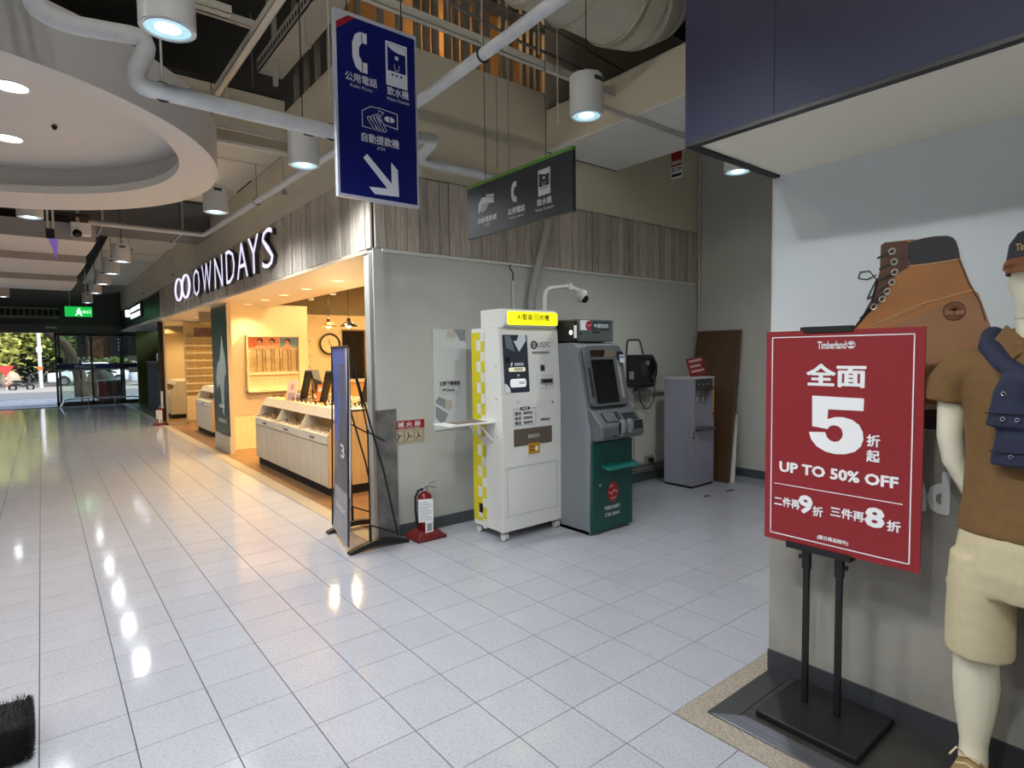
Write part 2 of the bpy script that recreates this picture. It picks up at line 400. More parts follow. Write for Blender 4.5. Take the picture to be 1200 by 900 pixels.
# ---- shoe store corner
mConc = M('concrete_wall', (150,146,138), .6, noise=4, stretch=(1,1,.6), amount=.22, bump=.1)
wst = sempty('wall_store')
box('concrete_wall', mConc, wst, 1.575, 1.75, -4, -.69, 0, 2.377)
box('white_panel', M('white_poster_panel', (214,220,222), .4), wst, 1.568, 1.578, -4, -.692, 1.238, 2.377)
box('panel_edge', mWhite, wst, 1.566, 1.58, -.696, -.688, 1.238, 2.377)
box('alcove_side', mWallGrey, wst, 1.75, 5.58, -.8, -.69, 0, 5.4)
box('rear_block', mPaint, wst, 1.75, 5.6, -8, -4.0, 0, 5.4)
struct(box('baseboard_store', M('baseboard_charcoal', (56,58,62), .45), None, 1.563, 1.575, -4, -.69, 0, .10))
tf = sempty('trim_7')
mNavy = M('navy_fascia', (44,46,72), .5, spec=.3)
for k, (a, b) in enumerate(((-.69,-1.05), (-1.05,-2.5), (-2.5,-4))): box('fascia_panel', mNavy, tf, .872, .90, b+.002, a, 2.377, 4.2)
box('end_panel', mNavy, tf, .90, 1.6, -.70, -.69, 2.377, 4.2)
box('edge_trim', mBlack, tf, .872, 1.575, -.722, -.69, 2.362, 2.378); box('edge_trim', mBlack, tf, .872, .905, -4, -.722, 2.362, 2.378)
struct(box('ceiling_store_soffit', M('soffit_cream', (226,222,204), .55), None, .905, 1.575, -4, -.722, 2.372, 2.39))
struct(box('ceiling_store_top', mDark, None, .9, 1.8, -4, -.7, 4.2, 4.24))
# ---- boxed duct over the alcove and its neighbours
cs = sempty('ceiling_box')
box('box_side', mBoard, cs, 2.94, 2.96, -.69, 2.38, 3.60, 4.01); box('box_far_side', mBoard, cs, 3.96, 3.98, -.69, 2.38, 3.60, 4.01)
box('box_underside', mWhite, cs, 2.94, 3.98, -.69, 2.38, 3.585, 3.60); box('box_top', mDark, cs, 2.94, 3.98, -.69, 2.38, 4.0, 4.01)
box('edge_bead', mBlackM, cs, 2.94, 3.98, 2.372, 2.38, 3.578, 3.588)
struct(box('ceiling_alcove', M('grey_soffit', (150,144,132), .7), None, 3.98, 5.58, -.69, 2.38, 4.25, 4.3))
# ---- stud framing with plywood behind, over the back wall
mStud = M('stud_steel', (150,144,130), .55, .2, noise=10, amount=.15); mPly = M('orange_plywood', (200,158,108), .6, noise=5, stretch=(1,1,6), amount=.1)
st = sempty('wall_upper_framing')
box('plywood', mPly, st, 1.1, 5.5, 3.3, 3.33, 3.5, 5.4)
box('plenum_floor', mPly, st, 1.1, 5.5, 2.5, 3.3, 3.47, 3.5)
x = 1.12
for k in range(19):
    w = R.choice((.04,.05,.07)); box('stud', mStud, st, x, x+w, 2.40, 2.45, 4.16, 5.4); x += R.choice((.09,.11,.13,.17))
box('top_track', mStud, st, 1.0, 3.0, 2.39, 2.46, 4.75, 4.80)
for k in range(6):
    y = 2.62+k*.3; box('stud', mStud, st, 1.02, 1.06, y, y+.05, 4.16, 5.4)
# ---- bulkhead across the corridor and the low ceilings beyond it
bh = sempty('wall_bulkhead')
for a, b in ((-3.2,-1.6), (-1.6,-.35), (-.35,.45), (.45,1.0)): box('bulkhead_board', mBoard, bh, a+.004, b, 4.40, 4.44, 3.72, 4.27)
box('bulkhead_angle', mWhite, bh, -3.2, 1.0, 4.36, 4.41, 3.70, 3.73)
cl = sempty('ceiling_low')
mSlat = M('ceiling_slat', (208,204,190), .55)
for k, (a, b, z) in enumerate(((4.44,5.0,3.74),(5.03,5.7,3.74),(5.73,6.4,3.76),(6.43,7.2,3.74),(9.9,10.7,3.74),(10.73,11.6,3.74),(11.63,12.6,3.75),(12.63,13.7,3.74),(13.73,15.2,3.74),(15.23,17,3.74),(17.03,19.3,3.74))):
    box('ceiling_slat', mSlat, cl, -.1 if k > 3 else -.6, 1.0, a, b, z, z+.03)
box('void_back', mDark, cl, -6, 1.0, 4.44, 21.5, 4.3, 4.34)
# ---- round ceiling disc with a cove
rc = sempty('ceiling_disc', (-1.93, 3.43, 3.0))
n = 96
def cring(cx, cy, r, z): return [(cx+r*math.cos(2*pi*a/n), cy+r*math.sin(2*pi*a/n), z) for a in range(n)]
co_, ci_ = (-1.93,3.43), (-1.79,3.16)
mDisc = M('disc_plaster', (206,203,198), .55); mDiscS = M('disc_rim_paint', (196,194,192), .6)
build(MB().rings([cring(*ci_,1.53,3.065), cring(*ci_,1.53,3.0), cring(*co_,1.98,3.0), cring(*co_,1.98,3.008)], cap=False), 'disc_ring', mDisc, rc, smooth=True)
build(MB().rings([cring(*co_,1.98,3.006), cring(*co_,1.98,3.33), cring(*co_,1.7,3.42)], cap=False), 'disc_rim', mDiscS, rc, smooth=True)
build(MB().rings([cring(*ci_,1.53,3.065), cring(*ci_,1.63,3.065), cring(*ci_,1.63,3.24), cring(*ci_,1.2,3.245)], cap=False), 'disc_cove', mDisc, rc, smooth=True)
build(MB().prism(cring(*ci_,1.64,3.24), (0,0,.02)), 'disc_panel', mDisc, rc)
# ---- stepped ceiling panels towards the exit
sp = sempty('ceiling_steps')
mStep = M('step_white', (206,202,196), .55); mStepF = M('step_fascia', (150,147,146), .6)
ys = (6.9, 8.95, 11.7, 14.8)
for k in range(3):
    y0, y1 = ys[k], ys[k+1]; xr_ = -.55
    rows = []
    for q in range(7):
        t = q/6; zz = 3.0+.10*t**1.6; rows.append((y0+(y1-y0)*t, zz))
    prof = [(xr_, y, z) for y, z in rows] + [(xr_, y, z+.03) for y, z in rows[::-1]]
    build(MB().prism(prof, (-6,0,0)), 'step_panel', mStep, sp)
    box('step_fascia', mStepF, sp, -6.55, xr_, y0-.03, y0, 2.995, 3.10 if k else 3.2)
box('step_top', mDark, sp, -6.5, -.6, 6.95, 14.8, 3.3, 3.34)
# ---- exit wall
we = sempty('wall_exit')
mCh = M('charcoal_beam', (74,71,68), .5)
box('beam', mCh, we, -9, 1.4, 21.45, 21.75, 2.62, 4.4); box('beam_low', M('charcoal_beam_low', (100,98,96), .5), we, -9, 1.4, 21.40, 21.75, 2.36, 2.62)
box('upper_wall', mCh, we, -9, 5.6, 21.75, 21.9, 2.4, 5.4)
box('side_pier', mCh, we, -9, -4.2, 21.45, 21.75, 0, 2.4)
box('end_wall', M('olive_partition'), we, 2.4, 5.6, 21.5, 21.7, 0, 2.4)
box('threshold', M('steel_threshold', (120,118,112), .35, .6), we, -4.2, 2.4, 21.4, 21.6, -.02, .02)
def cart(o): return o

# ================================================================== CEILING SERVICES
def pipe(name, label, pts, r, mat=mPipe, cat='pipe', n=12, hangers=(), group=None):
    P = [Vector(p) for p in pts]; Q = [P[0]]          # round the corners
    for k in range(1, len(P)-1):
        a = (P[k-1]-P[k]); b = (P[k+1]-P[k]); d = min(r*2.0, a.length*.45, b.length*.45)
        A = P[k]+a.normalized()*d; B = P[k]+b.normalized()*d
        for t in (0,.25,.5,.75,1): Q.append(A.lerp(P[k],t).lerp(P[k].lerp(B,t),t))
    Q.append(P[-1])
    o = thing(name, label, cat, pts[0], group)
    build(MB().tube(Q, r, n), 'pipe_run', mat, o, smooth=True)
    for h in hangers:
        build(MB().cyl(h, (h[0],h[1],5.4), .006, 6), 'hanger_rod', mSteel, o)
        build(MB().torus(h, r+.004, .006, 'x' if abs(P[1].y-P[0].y) < .1 and False else 'y', 14, 5), 'hanger_clip', mBlackM, o)
    return o
pipe('insulated_pipe', 'white wrapped pipe with a jogged bend running beneath the round ceiling disc rim', [(-1.16,1.3,5.39),(-1.16,1.3,3.5),(-1.10,1.3,3.10),(-.98,1.3,3.08),(-.66,1.3,3.12),(-.75,1.3,2.875),(.25,1.3,2.87),(.60,1.32,2.88)], .042, hangers=((-.62,1.3,2.875),(.24,1.3,2.87)))
pipe('insulated_pipe', 'white pipe elbow dropping beside the blue sign and running along the plank wall top', [(.6,1.4,2.95),(.95,1.6,3.08),(1.36,1.95,3.255),(1.375,2.26,3.175),(2.45,2.27,3.165)], .04, hangers=((2.35,2.27,3.17),))
pipe('sprinkler_pipe', 'long straight white pipe running above the eyewear shop fascia to the corridor ceiling', [(.85,-.5,5.39),(.85,-.5,3.255),(.85,1.3,3.21),(.85,2.9,3.27),(.84,7.7,3.38),(-6,7.75,3.42)], .034, hangers=((.85,.62,3.225),(.85,5.0,3.32)))
def strut(label, a, b, w=.045, h=.06, hang=()):
    o = thing('strut_channel', label, 'ceiling channel', a); a = Vector(a); b = Vector(b)
    if abs(b.x-a.x) > abs(b.y-a.y):
        mb = MB().box(a.x,b.x,a.y-w/2,a.y+w/2,a.z,a.z+.004); mb.box(a.x,b.x,a.y-w/2,a.y-w/2+.004,a.z,a.z+h); mb.box(a.x,b.x,a.y+w/2-.004,a.y+w/2,a.z,a.z+h)
    else:
        mb = MB().box(a.x-w/2,a.x+w/2,a.y,b.y,a.z,a.z+.004); mb.box(a.x-w/2,a.x-w/2+.004,a.y,b.y,a.z,a.z+h); mb.box(a.x+w/2-.004,a.x+w/2,a.y,b.y,a.z,a.z+h)
    build(mb, 'channel', M('strut_cream', (206,202,188), .5), o)
    for h_ in hang: build(MB().cyl(h_, (h_[0],h_[1],5.4), .005, 6), 'hanger_rod', mSteel, o)
    return o
strut('cream channel crossing above the black hanging sign towards the dark fascia', (.45,1.5,3.83), (4.2,1.5,3.83), hang=((1.2,1.5,3.83),(2.6,1.5,3.83)))
strut('cream channel pointing away above the wrapped pipe beside the round disc', (.17,.6,3.87), (.17,3.75,3.87), w=.06, hang=((.17,2.2,3.87),))
strut('short cream channel crossing behind the nearest cylinder lamp', (-.5,3.0,4.2), (.35,3.0,4.2))
strut('cream channel in the top left corner above the wrapped pipe', (-.95,2.45,3.95), (.0,2.45,3.95), w=.07)
strut('cream channel along the bottom of the beige bulkhead by the disc', (-.2,4.25,3.80), (1.0,4.25,3.80))
strut('cream channel over the second small corridor lamp near the slats', (.05,9.1,3.25), (.05,11.2,3.25), hang=((.05,9.4,3.25),(.05,10.8,3.25)))
strut('thin conduit channel ending beside the red fire sign under the white box', (2.35,1.25,3.55), (4.6,1.25,3.55), w=.03, h=.03)
# dark cross duct in the void beyond the disc
dd = thing('rectangular_duct', 'dark grey rectangular duct crossing the corridor ceiling beyond the disc', 'duct', (-2,9,3.4))
box('duct_body', M('duct_grey', (110,108,106), .5, .3), dd, -4.5, 1.0, 8.05, 9.05, 3.45, 3.9)
for k in range(6): box('duct_flange', mSteel, dd, -4.4+k, -4.37+k, 8.03, 9.07, 3.43, 3.92)
# large round duct
rd = thing('round_duct', 'fat cream round ventilation duct above the white ceiling box', 'duct', (1.6,.95,4.0))
mDuct = M('duct_cream', (196,190,172), .55, noise=8, amount=.06)
build(MB().tube([(1.55,1.04,4.33),(2.45,1.04,4.33)], .36, 28), 'duct_run', mDuct, rd, smooth=True)
build(MB().tube([(1.91,1.04,4.4),(1.91,1.04,5.39)], .355, 28), 'duct_riser', mDuct, rd, smooth=True)
arc = []
for k in range(5):
    t = k/4*math.radians(70); arc.append((2.45+.62*math.sin(t), 1.04, 4.33+.62*(1-math.cos(t))))
for k in range(4): build(MB().tube([arc[k], arc[k+1]], [.372, .362], 28), 'elbow_segment', mDuct, rd, smooth=True)
for xx in (1.6, 2.0, 2.44): build(MB().torus((xx,1.04,4.33), .364, .012, 'x', 32, 6), 'duct_seam', M('seam_cream', (180,172,150), .5), rd, smooth=True)
for xx in (2.0, 2.2): build(MB().cyl((xx,1.44,3.4 if xx > 2.1 else 3.9),(xx,1.44,5.4), .006, 6), 'hanger_rod', mBoard, rd)
# cables over the framing
for k, (z, yy, lab) in enumerate(((4.55,2.2,'grey cable bundle strung above the beige board behind the white pipe'), (4.68,2.1,'upper thin grey cable strung along the stud framing'))):
    pts = [(1.1+.45*q, yy, z+.02*math.sin(q*1.7+k)-.03*q*(1 if k == 0 else .8)) for q in range(8)]
    o = build(MB().tube(pts, .014-.004*k, 8), 'cable', M('cable_grey', (120,118,116), .6), None, smooth=True); tag(o, lab, 'cable')
o = thing('perforated_tray', 'white perforated cable tray above the facade board left of the blue sign', 'cable tray', (.9,3.2,4.4))
mb = MB().box(.70,.95,2.3,4.3,4.45,4.46); mb.box(.70,.71,2.3,4.3,4.45,4.58); build(mb, 'tray', M('tray_white', (188,184,172), .5), o)
for k in range(26): box('slot', mBlackM, o, .699, .7005, 2.36+k*.075, 2.40+k*.075, 4.49, 4.54)
box('tray_post', M('tray_white'), o, .74, .78, 3.0, 3.04, 4.2, 5.395); box('tray_post', M('tray_white'), o, .74, .78, 3.9, 3.94, 4.2, 5.395)
# bracket lamps on the facade top, small white devices
def bracket(label, loc):
    o = thing('conduit_bracket', label, 'bracket', loc); x, y, z = loc
    build(MB().tube([(x,y,z+.35),(x,y,z),(x-.03,y-.02,z-.02)], .012, 8), 'stem', mCond, o, smooth=True)
    build(MB().cyl((x,y,z-.04),(x,y,z), .03, 10), 'cap', M('bracket_grey', (150,146,136), .5), o)
bracket('small grey conduit stub hanging by the facade top above the letter S', (.93,4.3,3.30))
bracket('small grey conduit stub on the beige band above the glasses emblem', (.95,11.2,3.2))
bracket('small grey conduit stub on the beige band above the green sign', (.95,15.5,3.2))

# ------------------------------------------------------------------ lamps
mLampB = M('lamp_white', (214,214,212), .4); mLampI = M('lamp_reflector', (235,240,242), .15, .6)
mLens = M('lamp_lens', (235,250,255), .3, emit=9.0)
mRimL = M('lamp_rim', (230,230,230), .35)
def cyl_lamp(label, loc, r=.11, h=.23, power=None, group=None, wire=True, spot=160):
    x, y, z = loc; top = 3.6 if (y < -1.2 and x < 0) or x < -4.6 else (4.3 if y > 4.44 else 5.4)
    o = thing('cylinder_lamp', label, 'ceiling lamp', (x,y,z), group)
    build(MB().lathe([(r-.016,z+.005),(r,z),(r,z+h),(r*.97,z+h+.012),(r*.3,z+h+.014)], (x,y,0), 32), 'housing', mLampB, o, smooth=True)
    build(MB().lathe([(r-.004,z-.002),(r-.004,z+.004),(r-.02,z+.004),(r-.02,z-.002)], (x,y,0), 32, cap=False), 'rim', mRimL, o, smooth=True)
    build(MB().lathe([(r-.02,z+.0045),(r*.45,z+.0046)], (x,y,0), 32, cap=False), 'reflector', M('lamp_ring_glow', (170,215,228), .3, emit=.8), o)
    build(MB().lathe([(r*.45,z+.0046),(.001,z+.0046)], (x,y,0), 24, cap=False), 'bulb', mLens, o)
    box('vent_label', M('label_dark', (60,60,58), .6), o, x-.035, x+.035, y-r-.001, y-r+.003, z+h-.045, z+h-.02)
    if wire:
        build(MB().cyl((x,y,z+h),(x,y,z+h+.06), .012, 8), 'stem', mSteel, o)
        build(MB().cyl((x,y,z+h+.06),(x,y,top), .004, 6), 'cable', mBlackM, o)
    light('lamp_light', 'SPOT', (x,y,z-.01), power or LAMP['mall'], COOL, o, size=r*.6, spot=spot, blend=.7)
    return o
cyl_lamp('biggest white cylinder lamp at the top left in front of the wrapped pipe', (-.66,.85,2.97))
cyl_lamp('white cylinder lamp hanging between the disc and the blue sign', (.45,2.35,2.98))
cyl_lamp('white cylinder lamp just below the right rim of the round disc', (.24,4.2,2.96))
cyl_lamp('white cylinder lamp hanging above the black direction sign', (1.72,.66,3.11), h=.24, power=60)
o = cyl_lamp('cylinder lamp half hidden behind the dark navy fascia corner', (3.5,.62,3.06), power=80)
names = ('nearest', 'second', 'middle', 'fourth', 'farthest')
for k, y in enumerate((7.8, 9.3, 11.0, 12.9, 15.6)):
    cyl_lamp('%s of the five small cylinder lamps in the corridor row' % names[k], (-.2,y,2.9), power=75, group='corridor row of cylinder lamps')
# more cylinder lamps, added out of view to light the mall
for k, (x, y) in enumerate(((-.9,-1.6),(-2.6,-1.2),(-2.6,-4.0),(-.6,-4.2),(-4.8,-2.6),(-.45,-.45),(-4.6,1.0),(-4.8,5.0),(-3.6,9.5),(-3.6,14.5))):
    cyl_lamp('added unseen white cylinder lamp out over the open mall floor', (x,y,3.0 if y > -1 else 3.2), group='added mall cylinder lamps out of view')
# unseen tube battens added high in the void to brighten upper walls
def batten(label, x, y, z, L, power):
    o = thing('fill_batten', label, 'added fill lamp', (x,y,z)); box('batten_body', mLampB, o, x-L/2, x+L/2, y-.03, y+.03, z, z+.05)
    t_ = build(MB().cyl((x-L/2+.03,y,z-.025),(x+L/2-.03,y,z-.025), .014, 10), 'tube', M('tube_glow', (250,248,240), .3, emit=5), o)
    for s in (-1,1): box('lamp_holder', mLampB, o, x+s*L/2-.02, x+s*L/2+.02, y-.02, y+.02, z-.045, z); build(MB().cyl((x+s*L*.4,y,z+.05),(x+s*L*.4,y,5.4), .004, 6), 'suspension', mSteel, o)
    for q in (-.3,0,.3): light('fill_light', 'POINT', (x+L*q,y,z-.06), power/3, (1,.96,.88), o, size=.05)
batten('added unseen fill batten high in the open ceiling behind the viewer', -1.0, -.75, 4.55, 1.4, 70)
batten('added unseen fill batten high in the open ceiling over the corridor left', -3.6, 1.6, 4.55, 1.4, 60)
# recessed lights
mGlow = M('downlight_glow', (255,250,240), .3, emit=7.0)
def downlight(label, loc, r=.075, power=18, color=(1,.96,.9), group=None, glow=None, spot=120):
    x, y, z = loc; o = thing('recessed_downlight', label, 'downlight', loc, group)
    build(MB().lathe([(r,z),(r+.018,z-.004),(r+.02,z),(r,z+.002)], (x,y,0), 24, cap=False), 'trim_ring', mRimL, o, smooth=True)
    build(MB().lathe([(r,z-.001),(.002,z-.0012)], (x,y,0), 24, cap=False), 'diffuser', glow or mGlow, o)
    light('downlight_light', 'SPOT', (x,y,z-.01), power, color, o, size=r*.7, spot=spot, blend=.8)
    return o
for k, (x, y, lab) in enumerate(((-1.22,2.72,'nearer glowing downlight inside the round disc recess'),(-1.27,3.85,'farther glowing downlight inside the round disc recess'),(-2.4,2.5,None),(-2.5,4.2,None))):
    downlight(lab or 'added downlight inside the round disc recess out of view', (x,y,3.238), .085, 60, group=None if lab else 'added unseen disc downlights')  # the unlabelled pair is out of view, added for more light
cyl_lamp('cylinder lamp whose glowing end peeps out under the left rim of the round disc', (-1.17,5.62,2.985), power=40)
cyl_lamp('small far cylinder lamp below the stepped white ceiling at the left edge', (-1.75,15.6,2.97), power=50)
for k, (x, y, lab) in enumerate(((-.9,2.3,'tiny dark sprinkler head in the disc by the nearer downlight'),(-1.0,3.3,'tiny dark sprinkler head in the disc by the farther downlight'))):
    o = build(MB().lathe([(.004,3.235),(.02,3.225),(.012,3.205),(.004,3.20)], (x,y,0), 10), 'fire_sprinkler', mBlackM, None); tag(o, lab, 'sprinkler')
# ================================================================== SIGNS AND ALCOVE
def nbox(P, x0, y0, w, h): return [(x0+a*w, y0-b*h) for a, b in P]           # normalised (y down) to metres
HANDSET = [(1,0),(.55,0),(.2,.1),(.02,.33),(.02,.67),(.2,.9),(.55,1),(1,1),(1,.74),(.66,.74),(.46,.6),(.46,.4),(.66,.26),(1,.26)]
ARROW = [(0,.115),(.105,0),(.79,.656),(.79,.098),(.98,.262),(1,.967),(.298,1),(.14,.836),(.667,.803)]
HANDCARD = [(.0,.45),(.22,.12),(.5,.16),(.52,.02),(1,.12),(1,.62),(.68,.55),(.60,.72),(.52,.86),(.42,.93),(.32,.97),(.2,.93),(.0,.95)]
def stroke(P, w, name, mat, par, org, rgt, upv, t=.0012, closed=False):
    mb = MB(); rgt = Vector(rgt); upv = Vector(upv); nn = rgt.cross(upv); org = Vector(org)
    Q = P+[P[0]] if closed else P
    for (a, b), (c, d) in zip(Q, Q[1:]):
        p, q = Vector((a,b)), Vector((c,d)); dr = (q-p).normalized(); pe = Vector((-dr.y,dr.x))*w/2; p = p-dr*w/2; q = q+dr*w/2
        mb.prism([org+rgt*v.x+upv*v.y for v in (p-pe, q-pe, q+pe, p+pe)], nn*t)
    return build(mb, name, mat, par)
def dashes(n, w, h, name, mat, par, org, rgt, upv):      # print too small to read: a row of little blocks
    rgt = Vector(rgt).normalized(); upv = Vector(upv).normalized(); nn = rgt.cross(upv); org = Vector(org); mb = MB(); s_ = w/n
    for k in range(n):
        a = -w/2+k*s_; mb.prism([org+rgt*p+upv*q for p, q in rect(a+s_*.08, a+s_*.86, h*.12, h*.5)], nn*.001); mb.prism([org+rgt*p+upv*q for p, q in rect(a+s_*.14, a+s_*.8, -h*.5, -h*.08)], nn*.001)
    return build(mb, name, mat, par)
mBlue = M('sign_blue', (8,18,96), .35); mSign = M('sign_grey_white', (206,210,222), .45); mFrame = M('sign_frame', (176,180,192), .4)
# ---- blue hanging sign
bs = thing('hanging_sign', 'tall blue sign with phone, water and cash pictograms and a down-right arrow', 'sign', (.295,.8,2.37))
x0, x1, z0, z1, yF = .062, .532, 2.37, 3.30, .80; Wd, Hd = x1-x0, z1-z0
box('panel', mFrame, bs, x0, x1, yF, yF+.03, z0, z1, bevel=.003)
O = Vector((x0, yF-.0005, z1))
decal([(.013,-Hd+.016),(Wd-.013,-Hd+.016),(Wd-.013,-.022),(.075,-.022),(.013,-.07)], 'blue_face', mBlue, bs, O, X, Z)
O = Vector((x0, yF-.0018, z1))
decal([(.013,-.07),(.075,-.022),(.115,-.022),(.013,-.105)], 'red_corner', M('sign_red', (150,22,34), .4), bs, O, X, Z)
decal(nbox(HANDSET, .20*Wd, -.09*Hd, .175*Wd, .215*Hd), 'phone_pictogram', mSign, bs, O, X, Z)
stroke([(.315*Wd,-.10*Hd),(.315*Wd,-.165*Hd)], .004, 'phone_line', mBlue, bs, O-Y*.0014, X, Z)
stroke([(.315*Wd,-.24*Hd),(.315*Wd,-.30*Hd)], .004, 'phone_line', mBlue, bs, O-Y*.0014, X, Z)
def dispenser_icon(par, O, rgt, a0, b0, w, h, white, dark):
    nn = Vector(rgt).cross(Z)
    decal(nbox([(0,0),(1,0),(1,1),(0,1)], a0, b0, w, h), 'fountain_pictogram', white, par, O, rgt, Z)
    decal(nbox([(.08,.05),(.92,.05),(.92,.66),(.08,.66)], a0, b0, w, h), 'fountain_inset', dark, par, O+nn*.0013, rgt, Z)
    decal(nbox([(.1,.06),(.9,.06),(.9,.22),(.55,.22),(.3,.18),(.1,.12)], a0, b0, w, h), 'fountain_hood', white, par, O+nn*.0026, rgt, Z)
    decal(nbox([(.42,.3),(.58,.3),(.58,.38),(.42,.38)], a0, b0, w, h), 'fountain_tap', white, par, O+nn*.0026, rgt, Z)
    stroke(nbox([(.38,.5),(.43,.63),(.57,.63),(.62,.5)], a0, b0, w, h), .003, 'fountain_cup', white, par, O+nn*.0026, rgt, Z)
    for k in (.3,.5,.7): decal(circ(a0+k*w, b0-.74*h, .05*w, 10), 'fountain_dot', dark, par, O+nn*.0013, rgt, Z)
dispenser_icon(bs, O, X, .60*Wd, -.085*Hd, .27*Wd, .245*Hd, mSign, mBlue)
text('公用電話', 'sign_lettering', mSign, bs, O+X*.30*Wd-Z*.345*Hd, X, Z, .044, .175, bold=.02)
text('Public Phone', 'sign_lettering', mSign, bs, O+X*.30*Wd-Z*.39*Hd, X, Z, .016, .12)
text('飲水機', 'sign_lettering', mSign, bs, O+X*.745*Wd-Z*.36*Hd, X, Z, .044, .128, bold=.02)
text('Water Fountain', 'sign_lettering', mSign, bs, O+X*.745*Wd-Z*.405*Hd, X, Z, .016, .135)
stroke(nbox([(0,.30),(.25,.02),(.45,.02),(.47,.0),(1,.07),(1,.75),(.62,.68)], .30*Wd, -.475*Hd, .43*Wd, .125*Hd), .004, 'cash_pictogram', mSign, bs, O, X, Z, closed=False)
stroke(nbox([(0,.30),(0,.98),(.25,1.0)], .30*Wd, -.475*Hd, .43*Wd, .125*Hd), .004, 'cash_pictogram', mSign, bs, O, X, Z)
stroke(nbox([(.45,.12),(.6,.16),(.52,.32),(.42,.42),(.62,.68)], .30*Wd, -.475*Hd, .43*Wd, .125*Hd), .004, 'hand_thumb', mSign, bs, O, X, Z)
for k in range(4):
    a = .13+.09*k; stroke(nbox([(a,.55-.08*k),(a+.05,.48-.08*k),(a+.28,.92+.01*k),(a+.2,1.03),(a,.55-.08*k)], .30*Wd, -.475*Hd, .43*Wd, .125*Hd), .0035, 'hand_finger', mSign, bs, O, X, Z)
decal(circ(.63*Wd, -.525*Hd, .03, 14, .016), 'cash_mark', mSign, bs, O, X, Z); stroke([(.62*Wd,-.505*Hd),(.64*Wd,-.545*Hd)], .005, 'cash_mark_line', mBlue, bs, O-Y*.0014, X, Z)
text('自動提款機', 'sign_lettering', mSign, bs, O+X*.515*Wd-Z*.655*Hd, X, Z, .046, .215, bold=.02)
text('ATM', 'sign_lettering', mSign, bs, O+X*.515*Wd-Z*.70*Hd, X, Z, .018, .045)
decal(nbox(ARROW, .30*Wd, -.745*Hd, .43*Wd, .215*Hd), 'arrow', mSign, bs, O, X, Z)
for xx in (.14,.45): build(MB().cyl((xx,.815,z1),(xx,.815,5.4), .003, 6), 'hanger_wire', mBlackM, bs)
# ---- black hanging sign
ks = thing('hanging_sign', 'wide charcoal sign with a green top edge hanging from wires', 'sign', (1.2,.785,2.35))
yl, yr, z0, z1 = 1.303, .268, 2.348, 2.688
box('panel', M('sign_charcoal', (44,47,50), .45), ks, 1.2, 1.225, yr, yl, z0, z1, bevel=.002)
box('green_edge', M('sign_green', (92,138,52), .5), ks, 1.198, 1.227, yr, yl, z1-.002, z1+.018)
O = Vector((1.1985, yl, z1)); RG = -Y
mSg2 = M('sign_print', (196,198,198), .5); mCharD = M('sign_charcoal')
decal(nbox(HANDCARD, .139, -.075, .172, .115), 'cash_pictogram', mSg2, ks, O, RG, Z)
for k in range(4): stroke(nbox([(.10+.12*k,.95),(.28+.12*k,.52)], .139, -.075, .172, .115), .004, 'hand_line', mCharD, ks, O-X*.0014, RG, Z)
stroke(nbox([(.55,.2),(.95,.28),(.95,.5)], .139, -.075, .172, .115), .003, 'card_line', mCharD, ks, O-X*.0014, RG, Z)
decal(nbox(HANDSET, .492, -.062, .052, .125), 'phone_pictogram', mSg2, ks, O, RG, Z)
dispenser_icon(ks, O, RG, .748, -.052, .105, .15, mSg2, mCharD)
text('自動提款機', 'sign_lettering', mSg2, ks, O+RG*.235-Z*.238, RG, Z, .036, .205, bold=.03); text('ATM', 'sign_lettering', mSg2, ks, O+RG*.235-Z*.275, RG, Z, .016, .045)
text('公用電話', 'sign_lettering', mSg2, ks, O+RG*.54-Z*.238, RG, Z, .040, .165, bold=.03); text('Public phone', 'sign_lettering', mSg2, ks, O+RG*.54-Z*.28, RG, Z, .018, .145)
text('飲水機', 'sign_lettering', mSg2, ks, O+RG*.80-Z*.238, RG, Z, .040, .125, bold=.03); text('Water fountain', 'sign_lettering', mSg2, ks, O+RG*.80-Z*.28, RG, Z, .018, .165)
for yy in (.5, 1.1): build(MB().cyl((1.212,yy,z1),(1.212,yy,5.4), .0025, 6), 'hanger_wire', mBlackM, ks)
# ---- paper poster on the wall by the recycling kiosk
ps = thing('wall_poster', 'white app poster with grey shapes and a blank code square beside the kiosk', 'poster', (1.72,2.38,.88))
O = Vector((1.55,2.366,.88)); mPaper = M('poster_paper', (226,228,224), .5); mPG = M('poster_grey', (150,158,158), .5); mPB = M('poster_beige', (206,198,180), .5)
build(MB().prism([(1.55,2.368,.88),(1.90,2.368,.885),(1.90,2.368,1.66),(1.83,2.368,1.69),(1.76,2.368,1.78),(1.55,2.368,1.778)], (0,.006,0)), 'sheet', mPaper, ps)
decal(rrect(.145,.235,.82,.89,.02), 'beige_patch', mPB, ps, O, X, Z)
decal([(.215,.897),(.34,.897),(.34,.80),(.285,.795)], 'grey_patch', mPG, ps, O+Y*.0005, X, Z)
decal([(.01,.26),(.045,.30),(.12,.27),(.165,.20),(.15,.17),(.02,.24)], 'grey_patch', mPG, ps, O, X, Z)
decal([(.01,.22),(.14,.14),(.11,.07),(.06,.06),(.01,.12)], 'grey_patch', mPG, ps, O, X, Z)
decal(rrect(.11,.185,.18,.26,.015), 'beige_patch', mPB, ps, O-Y*.0006, X, Z)
text('立即下載檢測', 'poster_lettering', mInkK, ps, O+X*.165+Z*.415, X, Z, .034, .215, bold=.03)
stroke(rrect(.06,.27,.32,.39,.008), .002, 'button_outline', mPG, ps, O, X, Z, closed=True)
text('iMCheck', 'poster_lettering', mInkK, ps, O+X*.15+Z*.355, X, Z, .025, .125, bold=.02)
